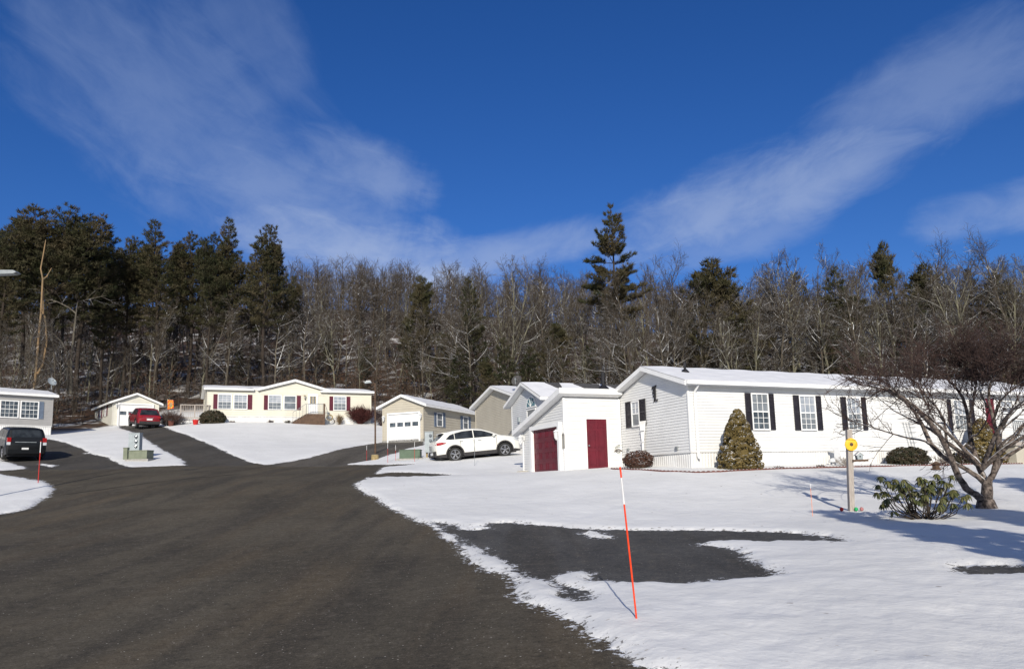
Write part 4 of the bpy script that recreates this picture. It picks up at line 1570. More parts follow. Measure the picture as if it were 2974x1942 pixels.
suv.box('rear_spoiler', .42, .66, -.62, .62, 1.52, 1.565, m='paint_white')

# black minivan, tail towards us
p = P(74, 1337, 42.0)
Car.paint = 'paint_black'
hd = R(132)
van = Car('parked_car', 'black minivan seen from behind beside the grey home', (p.x, p.y, p.z), hd, .10,
          [(0, .95), (.03, 1.10), (.07, 1.20), (.20, 1.52), (.30, 1.70), (.42, 1.76), (1.5, 1.78), (2.6, 1.76), (3.2, 1.64), (3.8, 1.30), (4.1, 1.14), (4.6, 1.05), (4.95, .9), (5.08, .7)],
          [(0, .92), (.1, 1.05), (4.0, 1.0), (4.6, .96), (5.08, .66)],
          [(0, .84), (.06, .94), (.3, .98), (4.3, .98), (4.8, .88), (5.08, .68)], 5.08, (1.02, 4.05), 'paint_black', .35, .26, clad=False)
van.over('rear_window', .09, .27, .86, .82, 'car_glass')
van.over('windscreen', 3.15, 3.95, .78, .86, 'car_glass')
van.side('side_window', [(.45, 1.12), (1.6, 1.10)], [(.45, 1.6), (1.6, 1.64)], 'car_glass')
van.side('side_window', [(1.7, 1.10), (2.7, 1.09)], [(1.7, 1.64), (2.7, 1.62)], 'car_glass')
van.side('side_window', [(2.78, 1.09), (3.6, 1.07)], [(2.78, 1.60), (3.1, 1.54), (3.6, 1.2)], 'car_glass')
for sg_ in (1, -1):
    van.box('tail_light', -.015, .10, sg_ * .93 if sg_ < 0 else .74, -.74 if sg_ < 0 else .93, 1.0, 1.24, m='tail_red')
    van.box('reverse_light', -.012, .06, -.93 if sg_ < 0 else .76, -.76 if sg_ < 0 else .93, .84, .995, m='lamp_clear')
van.box('license_plate', -.022, .0, -.10, .22, .56, .70, m='white_plastic')
van.box('rear_bumper', -.05, .2, -.86, .86, .38, .60, m='paint_black')
van.box('tailgate_trim', -.02, .02, -.45, .55, .98, 1.02, m='grey_metal')
van.mirrors(3.45, 1.12)

# red hatchback crossover by the pale garage
p = P(433, 1243, 64.5)
Car.paint = 'paint_red'
hd = R(127)
red = Car('parked_car', 'red crossover seen from behind at the pale cream garage', (p.x, p.y, p.z), hd, .12,
          [(0, .90), (.03, 1.0), (.09, 1.06), (.30, 1.34), (.48, 1.54), (.6, 1.60), (1.5, 1.66), (2.3, 1.64), (2.9, 1.45), (3.4, 1.14), (3.7, 1.07), (4.2, .98), (4.5, .84), (4.58, .68)],
          [(0, .88), (.1, .98), (.5, 1.05), (3.4, .97), (4.2, .9), (4.58, .64)],
          [(0, .76), (.08, .86), (.3, .91), (3.8, .92), (4.3, .86), (4.58, .62)], 4.58, (.92, 3.58), 'paint_red', .36, .26, clad=True)
red.over('rear_window', .11, .46, .84, .80, 'car_glass')
red.over('windscreen', 2.5, 3.3, .76, .86, 'car_glass')
red.side('side_window', [(.75, 1.10), (1.85, 1.05)], [(.75, 1.42), (1.2, 1.54), (1.85, 1.55)], 'car_glass')
red.side('side_window', [(1.92, 1.05), (3.05, 1.03)], [(1.92, 1.55), (2.4, 1.50), (3.05, 1.08)], 'car_glass')
for sg_ in (1, -1):
    red.box('tail_light', -.02, .22, .60 if sg_ > 0 else -.86, .86 if sg_ > 0 else -.60, .86, .99, m='tail_red')
red.box('license_plate', -.02, .0, -.22, .22, .66, .80, m='white_plastic')
red.box('rear_bumper', -.05, .2, -.78, .78, .34, .58)
red.box('chrome_strip', -.022, .0, -.30, .30, .86, .885, m='alloy')
red.mirrors(2.95, 1.08)
# ------------------------------------------------------------------ trees and shrubs
class TB:
    """collects tapering limbs (two-layer) quickly"""
    def __init__(s):
        s.v, s.q, s.t = [], [], []

    def limb(s, pts, r0, r1, n=4):
        o = len(s.v)
        k = len(pts)
        for i, p in enumerate(pts):
            t = pts[min(i + 1, k - 1)] - pts[max(i - 1, 0)]
            if t.length < 1e-9:
                t = Vector((0, 0, 1))
            t.normalize()
            a = t.cross(Vector((1, .3, 0)) if abs(t.z) > .7 else Vector((0, 0, 1))).normalized()
            b = t.cross(a)
            r = r0 + (r1 - r0) * i / (k - 1)
            for j in range(n):
                c = 2 * math.pi * j / n
                q = p + a * (math.cos(c) * r) + b * (math.sin(c) * r)
                s.v.append((q.x, q.y, q.z))
        for i in range(k - 1):
            for j in range(n):
                l = (j + 1) % n
                s.q.append((o + i * n + j, o + i * n + l, o + (i + 1) * n + l, o + (i + 1) * n + j))

    def tri(s, a, b, c):
        o = len(s.v)
        s.v += [tuple(a), tuple(b), tuple(c)]
        s.t.append((o, o + 1, o + 2))

    def quad(s, a, b, c, d):
        o = len(s.v)
        s.v += [tuple(a), tuple(b), tuple(c), tuple(d)]
        s.q.append((o, o + 1, o + 2, o + 3))

    def arrays(s):
        return (np.array(s.v, dtype=np.float32).reshape(-1, 3), np.array(s.q, dtype=np.int64).reshape(-1, 4), np.array(s.t, dtype=np.int64).reshape(-1, 3))

    def mesh(s, name, m, smooth=True):
        v, q, t = s.arrays()
        return fast_mesh(name, v, [q, t], [m], smooth)


def rv(g, s=1.0):
    return Vector((g.uniform(-s, s), g.uniform(-s, s), g.uniform(-s, s)))


def path(g, p, d, L, n, wob, up=0.0):
    pts = [p.copy()]
    d = d.normalized()
    for i in range(n):
        d = (d + rv(g, wob) + Vector((0, 0, up))).normalized()
        pts.append(pts[-1] + d * (L / n))
    return pts


def sample(pts, f):
    k = f * (len(pts) - 1)
    i = min(int(k), len(pts) - 2)
    return pts[i].lerp(pts[i + 1], k - i), (pts[i + 1] - pts[i]).normalized()


def splay(g, d, ang):
    a = d.cross(rv(g)).normalized()
    return (Matrix.Rotation(ang, 3, a) @ d)


def bare_tree(seed, h, spread=.55, lo=.35, dens=1.0, fork=False, rtrunk=None, horizontal=0.0):
    """leafless hardwood: trunk mesh with its limbs, and a crown of branches and twigs"""
    g = random.Random(seed)
    tr, cr = TB(), TB()
    r0 = rtrunk or h * .0118
    main = path(g, Vector((0, 0, -.3)), Vector((g.uniform(-.09, .09), g.uniform(-.09, .09), 1)), h * .84, 10, .10, .06)
    tr.limb(main, r0, r0 * .22, 7)
    leaders = [(main, r0)]
    if fork:
        p, d = sample(main, .40)
        l2 = path(g, p, splay(g, d, R(28)), h * .52, 7, .12, .09)
        tr.limb(l2, r0 * .62, r0 * .16, 6)
        leaders.append((l2, r0 * .6))
    for pts, rr_ in leaders:
        nb = int((15 if pts is main else 9) * dens)
        l0 = lo if pts is main else .15
        for i in range(nb):
            f = l0 + (1 - l0) * (i + g.random() * .8) / nb
            p, d = sample(pts, min(.99, f))
            L = h * spread * (1.05 - f * .66) * g.uniform(.55, 1.15)
            ang = R(g.uniform(38, 72) * (1.1 - .45 * f) + horizontal * 22)
            b = path(g, p, splay(g, d, ang), L, 8, .19, .07 - horizontal * .05)
            br = rr_ * (.44 - f * .25) * g.uniform(.75, 1.2)
            tr.limb(b, br, max(.012, br * .2), 4)
            for j in range(int(g.uniform(5, 7.5))):
                f2 = .16 + .83 * (j + g.random()) / 7
                p2, d2 = sample(b, min(.99, f2))
                L2 = L * g.uniform(.3, .55) * (1.15 - f2 * .5)
                c = path(g, p2, splay(g, d2, R(g.uniform(28, 68))), L2, 4, .22, .07)
                cr2 = max(.014, br * (.42 - .2 * f2))
                cr.limb(c, cr2, .009, 3)
                for k in range(int(g.uniform(4.5, 6.8))):
                    f3 = .10 + .89 * (k + g.random()) / 6
                    p3, d3 = sample(c, min(.99, f3))
                    e = path(g, p3, splay(g, d3, R(g.uniform(20, 60))), L2 * g.uniform(.35, .65), 2, .2, .05)
                    cr.limb(e, .0125, .006, 3)
                    for _ in range(2):
                        p4, d4 = sample(e, g.uniform(.15, .95))
                        cr.limb(path(g, p4, splay(g, d4, R(42)), L2 * g.uniform(.2, .36), 1, .1), .0095, .005, 3)
    return tr, cr


def tuft(T, g, p, d, n, L, w):
    for _ in range(n):
        q = (d + rv(g, .75)).normalized()
        s_ = q.cross(rv(g)).normalized() * w
        a = p + rv(g, L * .25)
        T.tri(a - s_, a + s_, a + q * L * g.uniform(.7, 1.2))


def pine_tree(seed, h, cb=.35, Rmax=3.6, step=.75, dens=1.0, ragged=.5, lean=0.0, dead=True, tw=.034, tl=.40, r0=None, droop=0.0, peak=.3, power=.62, nt_=9, crowns=0):
    g = random.Random(seed)
    tr, cr = TB(), TB()
    r0 = r0 or h * .0115
    main = path(g, Vector((0, 0, -.3)), Vector((lean, g.uniform(-.03, .03), 1)), h + .3, 12, .03, .02)
    tr.limb(main, r0, .03, 8)
    lead = [(main, cb, 1.0, 1.0)]
    for i in range(crowns):
        f = g.uniform(.55, .74)
        p, d = sample(main, f)
        l = path(g, p, splay(g, d, R(g.uniform(22, 36))), h * (1 - f) * g.uniform(.7, .92), 6, .05, .16)
        tr.limb(l, r0 * .42, .025, 5)
        lead.append((l, .18, .55, .6))
    for pts, c_, rs, ls in lead:
        hh = (pts[-1] - pts[0]).length
        z = c_ * hh
        while z < hh * .985:
            t = (z / hh - c_) / (1 - c_)
            env = (.5 + .5 * t / peak) if t < peak else ((1 - t) / (1 - peak)) ** power
            nl = g.randint(4, 6) if t < .9 else 3
            off = g.uniform(0, 6.28)
            for k in range(nl):
                if g.random() < .08 + ragged * .14:
                    continue
                L = max(.3, Rmax * rs * env * g.uniform(1 - ragged, 1.12))
                az = off + 6.283 * k / nl + g.uniform(-.35, .35)
                el = R(g.uniform(-4, 20) + t * t * 38) - droop
                d = Vector((math.cos(az) * math.cos(el), math.sin(az) * math.cos(el), math.sin(el)))
                p, _ = sample(pts, min(.985, (z + g.uniform(-.15, .15)) / hh))
                b = path(g, p, d, L, 5, .09, .055)
                tr.limb(b, max(.018, .013 * L + .010), .01, 3)
                ns = max(2, int(L * 4.6 * dens))
                for j in range(ns):
                    f = .22 + .78 * (j + g.random()) / ns
                    q, bd = sample(b, min(.99, f))
                    side = bd.cross(Vector((0, 0, 1))).normalized() * g.choice((-1, 1))
                    l = L * (.34 * (1.15 - f)) * g.uniform(.5, 1.15) + .15
                    tip = q + (side * .8 + bd * .6 + Vector((0, 0, g.uniform(.0, .45)))).normalized() * l
                    m_ = max(1, int(l / .26))
                    for i in range(m_):
                        w_ = q.lerp(tip, (i + 1) / m_)
                        tuft(cr, g, w_, (tip - q).normalized() * .5 + Vector((0, 0, .5)), nt_, tl, tw)
                tuft(cr, g, b[-1], (b[-1] - b[-2]).normalized() + Vector((0, 0, .4)), 9, tl, tw)
            z += step * g.uniform(.7, 1.25) * (1 - .3 * t) * ls
        tuft(cr, g, pts[-1] - Vector((0, 0, .25)), Vector((0, 0, 1)), 16, tl, tw)
    if dead:
        for i in range(18):
            zz = h * g.uniform(.08, cb + .05)
            p, _ = sample(main, zz / h)
            az = g.uniform(0, 6.28)
            b = path(g, p, Vector((math.cos(az), math.sin(az), g.uniform(-.25, .15))), g.uniform(.6, 2.4), 3, .12, -.02)
            tr.limb(b, .022, .007, 3)
            for _ in range(3):
                p2, d2 = sample(b, g.uniform(.3, .95))
                tr.limb(path(g, p2, splay(g, d2, R(45)), .6, 2, .15), .010, .005, 3)
    return tr, cr


class TreeKind:
    def __init__(s, name, pair, bark, leaf, nm='crown'):
        tr, cr = pair
        s.name = name
        s.tm = tr.mesh('trunk', bark)
        s.cm = cr.mesh(nm, leaf, smooth=(leaf not in ('needle', 'needle_dark', 'shrub_gold')))
        s.nm = nm

    def place(s, x, y, sc, rz, label, cat='tree', group=None, z=None, tilt=(0, 0), name=None, sxy=1.0):
        e = thing(name or s.name, label, cat, (x, y, (H(x, y) if z is None else z) - .05), rz, group)
        e.rotation_euler = (tilt[0], tilt[1], rz)
        e.scale = (sc * sxy, sc * sxy, sc)
        for nm, me in (('trunk', s.tm), (s.nm, s.cm)):
            o = bpy.data.objects.new(nm, me)
            COL.objects.link(o)
            o.parent = e
        return e


def top_place(kind, h, pxx, pyt, Y, label, rz=None, group=None, sxy=1.0, base_px=None, tilt=(0, 0), name=None):
    """put a tree so that its tip reaches a photograph pixel"""
    p = P(pxx, pyt, Y)
    x = p.x
    z = H(x, Y)
    sc = (p.z - z) / h
    return kind.place(x, Y, sc, rnd.uniform(0, 6.28) if rz is None else rz, label, 'tree', group, None, tilt, name, sxy)


g = random.Random(11)
# ---- pines along the left edge of the wood
PK = [TreeKind('pine_tree', pine_tree(21, 24, .40, 4.7, .80, 1.0, .55, crowns=3), 'bark_dark', 'needle'),
      TreeKind('pine_tree', pine_tree(22, 24, .42, 4.1, .78, 1.0, .5, crowns=2), 'bark_dark', 'needle'),
      TreeKind('pine_tree', pine_tree(23, 24, .36, 3.6, .75, 1.0, .45, crowns=1), 'bark_dark', 'needle'),
      TreeKind('pine_tree', pine_tree(24, 24, .45, 4.8, .82, 1.0, .6, crowns=3), 'bark_dark', 'needle_dark')]
lp = [(-60, 640, 80, 0, 1.1), (28, 650, 74, 1, 1.05), (150, 582, 77, 0, 1.3), (245, 622, 80, 3, 1.15), (315, 716, 84, 2, .9), (376, 690, 86, 1, .9), (466, 628, 84, 2, 1.15), (560, 672, 88, 1, 1.05), (612, 676, 84, 3, .75),
      (676, 645, 86, 2, 1.0), (776, 652, 84, 1, 1.0), (822, 716, 89, 2, .62)]
ORD = ['first', 'second', 'third', 'fourth', 'fifth', 'sixth', 'seventh', 'eighth', 'ninth', 'tenth', 'eleventh', 'twelfth']
for i, (px, py, Y, k, sx) in enumerate(lp):
    top_place(PK[k], 24, px, py, Y, ORD[i] + ' tall pine from the left edge in the dense row behind the left houses', group='tall pines behind the left houses', sxy=sx)
for px, py, Y, k, sx in ((90, 640, 92, 3, 1.1), (200, 660, 96, 1, 1.1), (420, 690, 98, 0, 1.0), (520, 710, 99, 3, 1.0), (630, 720, 97, 0, 1.0), (730, 730, 96, 2, .9), (-10, 690, 95, 2, 1.0), (300, 740, 97, 0, .9), (855, 800, 98, 1, .7)):
    top_place(PK[k], 24, px, py, Y, 'tall pine standing in the second row, partly hidden behind the front pines', group='pines hidden behind the left row', sxy=sx)
# ---- the lone tall pine and the smaller evergreens in the hardwoods
tp = TreeKind('pine_tree', pine_tree(46, 24, .45, 4.6, .95, 1.7, .52, dead=True, tl=.42, tw=.036, peak=.2, power=.8, nt_=11, droop=.04), 'bark_dark', 'needle')
top_place(tp, 24, 1784, 588, 74, 'lone tall pine rising high above the bare wood, behind the white garage', rz=.6, sxy=.98)
SK = [TreeKind('pine_tree', pine_tree(51, 12, .14, 2.9, .55, 1.1, .5, dead=False, tl=.36, crowns=2), 'bark_dark', 'needle'),
      TreeKind('pine_tree', pine_tree(52, 12, .10, 2.4, .5, 1.1, .45, dead=False, tl=.34, droop=.12), 'bark_dark', 'needle_dark')]
for px, py, Y, k, sx, lb in ((2086, 748, 70, 0, 1.25, 'broad bushy pine above the white home roof beside its vent pipe'), (1215, 800, 90, 0, .8, 'ragged mid-sized pine above the tan garage roof'),
                             (1372, 812, 82, 1, .8, 'narrow dark pine above the tan home roof'), (2555, 680, 84, 0, .55, 'pine with a wind-bent tip high on the right skyline'),
                             (2700, 765, 78, 0, .9, 'dark pine behind the right end of the white home'), (2810, 790, 80, 1, .8, 'dark pine above the bare red-twigged garden tree'),
                             (2420, 775, 76, 1, .9, 'dark pine left of the garden tree crown, above the white home roof')):
    top_place(SK[k], 12, px, py, Y, lb, sxy=sx, tilt=(0, .16) if px == 2555 else (0, 0))
for px, py, Y, k in ((1480, 985, 66, 1), (1600, 940, 76, 0), (1520, 1010, 70, 1), (700, 1005, 96, 1), (1060, 1000, 92, 1), (1190, 930, 95, 1), (2250, 860, 80, 1), (2330, 800, 84, 1), (2450, 860, 78, 0), (1330, 1015, 74, 1), (1420, 1040, 70, 0), (1700, 985, 74, 1), (1790, 1000, 72, 0), (2010, 930, 74, 1), (2380, 940, 70, 0), (2640, 830, 76, 1), (2900, 800, 78, 1), (1930, 910, 84, 1), (1290, 970, 84, 0), (950, 960, 100, 1), (2150, 900, 70, 1)):
    top_place(SK[k], 12, px, py, Y, 'low dark evergreen growing among the bare trunks of the wood', group='low evergreens in the bare wood', sxy=g.uniform(.9, 1.3))

# ---- bare hardwoods
BK = [TreeKind('bare_tree', bare_tree(61, 16, .44, .30, 1.0), 'bark', 'twig'),
      TreeKind('bare_tree', bare_tree(62, 16, .40, .36, 1.0, True), 'bark_pale', 'twig'),
      TreeKind('bare_tree', bare_tree(63, 16, .46, .24, 1.1), 'bark', 'twig'),
      TreeKind('bare_tree', bare_tree(64, 16, .38, .42, .95, True), 'bark', 'twig'),
      TreeKind('bare_tree', bare_tree(65, 16, .42, .28, 1.1, False), 'bark_pale', 'twig'),
      TreeKind('bare_tree', bare_tree(66, 16, .5, .30, 1.0, True, horizontal=.5), 'bark_snowy', 'twig')]
skyline = [(-200, 640), (0, 700), (300, 760), (700, 800), (860, 772), (930, 765), (1000, 790), (1150, 800), (1300, 745), (1400, 712), (1480, 716), (1560, 716), (1650, 722), (1720, 780), (1850, 740), (1950, 705), (2010, 715), (2080, 790), (2180, 720), (2250, 685),
           (2350, 675), (2450, 665), (2560, 690), (2640, 690), (2720, 670), (2800, 675), (2880, 620), (2950, 610), (3100, 640), (3400, 660)]


def zone(px):
    if px < 560:
        return 'bare leafless tree among the pines behind the left houses'
    if px < 1110:
        return 'bare grey-brown tree in the wood behind the cream home'
    if px < 1400:
        return 'bare grey-brown tree in the wood behind the tan garage'
    if px < 1880:
        return 'bare grey-brown tree in the wood behind the white garage'
    if px < 2400:
        return 'bare grey-brown tree in the wood behind the white home roof'
    return 'bare tree in the wood behind the red-twigged garden tree'


feature = [(1360, 870, 76, 5, 'wide bare tree with snow-lined limbs behind the tan garage', .95), (1465, 706, 80, 1, 'tall bare forked tree on the skyline above the tan home', .8), (1555, 712, 78, 0, 'tall bare tree on the skyline left of the lone pine', .75),
           (1650, 718, 84, 3, 'bare tree on the skyline just left of the lone pine', .75), (1960, 702, 80, 2, 'bare tree with a fan-shaped crown on the skyline right of the lone pine', .85),
           (2245, 688, 76, 0, 'dark bare tree on the skyline over the second shuttered window', .8), (2920, 612, 74, 2, 'tallest bare tree at the right edge of the skyline', .9), (2360, 668, 82, 3, 'bare tree with dense fine twigs on the right skyline', .8),
           (2740, 662, 84, 2, 'pale twiggy bare tree on the skyline above the garden tree', .9)]
used = []
for px, py, Y, k, lb, sx in feature:
    top_place(BK[k], 16.5, px, py, Y, lb, sxy=sx)
    used.append((px, Y))
nb = 0
for band, (lo, hi, n) in enumerate(((1.5, 9, 62), (9, 24, 76), (24, 46, 70))):
    for i in range(n):
        px = -180 + 3400 * (i + g.uniform(.1, .9)) / n
        k0 = ray(px, 1200)
        kx = k0[0] / k0[1]
        Yb = 70.0
        for _ in range(6):
            Yb = float(woods_line(kx * Yb))
        Y = Yb + g.uniform(lo, hi)
        x = kx * Y
        if -40 < x < -25 and Y < 81.5:
            Y = g.uniform(82, 92)
            x = kx * Y
        left = px < 850
        pt = float(np.interp(px, [s_[0] for s_ in skyline], [s_[1] for s_ in skyline]))
        top = P(px, pt, Y).z
        hmax = top - H(x, Y)
        if left:
            hh = g.uniform(8, 14)
        else:
            hh = min(hmax * g.uniform(.72, 1.02), 19) if band else min(hmax * g.uniform(.45, .9), 17)
        hh = max(5.5, hh)
        k = g.choice((0, 1, 2, 3, 4)) if (g.random() < .86 or band == 2) else 5
        BK[k].place(x, Y, hh / 16.5, g.uniform(0, 6.28), zone(px), 'tree', zone(px).replace('bare leafless tree', 'bare trees').replace('bare grey-brown tree', 'bare trees').replace('bare tree in', 'bare trees in'), tilt=(g.uniform(-.05, .05), g.uniform(-.07, .07)), sxy=g.uniform(.7, 1.0))
        nb += 1

# ---- tan dead trunk with broken arms at the far left, and a bent pale trunk beside it
def traced(name, label, Y, limbs, bark, wob=0.0, twigs=0, cat='tree', twig_m='twig', g=g):
    """limbs: list of (px points, r0, r1); depth wanders round Y"""
    x0, y0 = limbs[0][0][0]
    b = P(x0, y0, Y)
    b.z = H(b.x, b.y) - .1
    e = thing(name, label, cat, b)
    tr, cr = TB(), TB()
    for pts, r0, r1, *dd in limbs:
        off = dd[0] if dd else (0, 0)
        v = []
        for i, (px, py) in enumerate(pts):
            f = i / (len(pts) - 1)
            v.append(P(px, py, Y + off[0] + (off[1] - off[0]) * f) - b)
        tr.limb(v, r0, r1, 7)
        for _ in range(twigs):
            p, d = sample(v, g.uniform(.3, 1))
            c = path(g, p, splay(g, d, R(g.uniform(30, 65))), g.uniform(.8, 2.2), 3, .15, .05)
            cr.limb(c, .02, .008, 3)
            for _ in range(3):
                p2, d2 = sample(c, g.uniform(.2, .95))
                cr.limb(path(g, p2, splay(g, d2, R(40)), .7, 2, .12), .010, .005, 3)
    me = tr.mesh('trunk', bark)
    o = bpy.data.objects.new('trunk', me)
    COL.objects.link(o)
    o.parent = e
    if twigs:
        o = bpy.data.objects.new('crown', cr.mesh('crown', twig_m))
        COL.objects.link(o)
        o.parent = e
    return e


LT_ = lambda x, y: (x / 2.391, 500 + y / 2.391)
traced('dead_tree', 'dead tan trunk with broken arms in front of the far left pines', 69, [
    ([LT_(240, 1500), LT_(255, 1330), (LT_(268, 1150)), LT_(285, 980), LT_(297, 740), LT_(283, 670), LT_(303, 560), LT_(318, 470)], .13, .04),
    ([LT_(297, 745), LT_(325, 725), LT_(358, 665)], .10, .03, (0, .5)),
    ([LT_(262, 1400), LT_(300, 1330), LT_(325, 1180), LT_(318, 1050), LT_(300, 930), LT_(303, 820)], .11, .05, (0, .3)),
    ([LT_(300, 985), LT_(300, 890)], .07, .04)], 'bark_tan')
traced('bare_tree', 'bent pale trunk arching left between the dead tree and small garage', 70, [
    ([LT_(492, 1540), LT_(495, 1300), LT_(510, 1150), LT_(528, 980), LT_(480, 940), LT_(400, 900), LT_(330, 880)], .13, .03),
    ([LT_(470, 1540), LT_(468, 1260), LT_(430, 1180), LT_(370, 1120), LT_(290, 1085)], .09, .02),
    ([LT_(528, 985), LT_(540, 900), LT_(620, 880), LT_(740, 855)], .05, .02)], 'bark_plain', twigs=9)

# ---- far wood on the hill and undergrowth: nobody could count these
def far_wood():
    gg = random.Random(5)
    protos = []
    for sd_ in range(4):
        T = TB()
        main = path(gg, Vector((0, 0, -.5)), Vector((gg.uniform(-.08, .08), 0, 1)), 11, 5, .06, .03)
        T.limb(main, .17, .03, 4)
        for i in range(16):
            p, d = sample(main, .25 + .72 * i / 16)
            L = gg.uniform(2.0, 4.2) * (1.1 - .03 * i)
            b = path(gg, p, splay(gg, d, R(gg.uniform(30, 60))), L, 3, .15, .08)
            T.limb(b, .055, .014, 3)
            for j in range(6):
                p2, d2 = sample(b, gg.uniform(.2, .98))
                c = path(gg, p2, splay(gg, d2, R(gg.uniform(25, 55))), L * .5, 2, .15, .06)
                T.limb(c, .022, .010, 3)
                for _ in range(2):
                    p3, d3 = sample(c, gg.uniform(.2, .9))
                    T.limb(path(gg, p3, splay(gg, d3, R(35)), L * .3, 1, .1), .016, .008, 3)
        protos.append(T.arrays())
    V, Q = [], []
    off = 0
    for i in range(640):
        px = -260 + 3550 * gg.random()
        k0 = ray(px, 1200)
        Y = 104 + 112 * gg.random() ** 1.15
        x = k0[0] / k0[1] * Y
        v, q, t = protos[gg.randrange(4)]
        a = gg.uniform(0, 6.28)
        s_ = gg.uniform(.8, 1.25)
        c, d = math.cos(a) * s_, math.sin(a) * s_
        w = np.stack([v[:, 0] * c - v[:, 1] * d + x, v[:, 0] * d + v[:, 1] * c + Y, v[:, 2] * s_ + H(x, Y)], -1)
        V.append(w)
        Q.append(q + off)
        off += len(v)
    o = bpy.data.objects.new('woods', fast_mesh('woods', np.vstack(V), [np.vstack(Q)], ['twig'], True))
    COL.objects.link(o)
    tag(o, 'far bare hillside wood that closes the view', 'woods', kind='stuff')


def undergrowth():
    gg = random.Random(6)
    T, L = TB(), TB()
    for i in range(3000):
        px = -200 + 3450 * gg.random()
        k0 = ray(px, 1200)
        kx = k0[0] / k0[1]
        Yb = 70.0
        for _ in range(5):
            Yb = float(woods_line(kx * Yb))
        Y = Yb + .2 + 30 * gg.random() ** 1.5
        x = kx * Y
        if -40 < x < -25 and Y < 80:
            continue
        z = H(x, Y) - .05
        h = gg.uniform(.9, 4.6)
        b = path(gg, Vector((x, Y, z)), Vector((gg.uniform(-.3, .3), gg.uniform(-.3, .3), 1)), h, 3, .14, .05)
        T.limb(b, .010 + .005 * h, .006, 3)
        beech = (vnoise(np.array([x * .13]), np.array([Y * .13]), 77)[0] > .18)
        for j in range(int(3 + h * 2)):
            p, d = sample(b, gg.uniform(.25, .98))
            c = path(gg, p, splay(gg, d, R(gg.uniform(35, 70))), h * gg.uniform(.2, .42), 2, .15, .04)
            T.limb(c, .011, .005, 3)
            if beech and gg.random() < .8:
                for _ in range(4):
                    q, _d = sample(c, gg.random())
                    n = rv(gg).normalized() * .075
                    m_ = n.cross(rv(gg)).normalized() * .05
                    L.quad(q - n, q - m_, q + n, q + m_)
    o = bpy.data.objects.new('undergrowth', T.mesh('undergrowth', 'twig'))
    COL.objects.link(o)
    tag(o, 'thin saplings and brush along the wood edge', 'undergrowth', kind='stuff')
    o = bpy.data.objects.new('dry_leaves', L.mesh('dry_leaves', 'leaf_beech', False))
    COL.objects.link(o)
    tag(o, 'dry orange leaves clinging to the saplings', 'leaves', kind='stuff')


far_wood()
undergrowth()

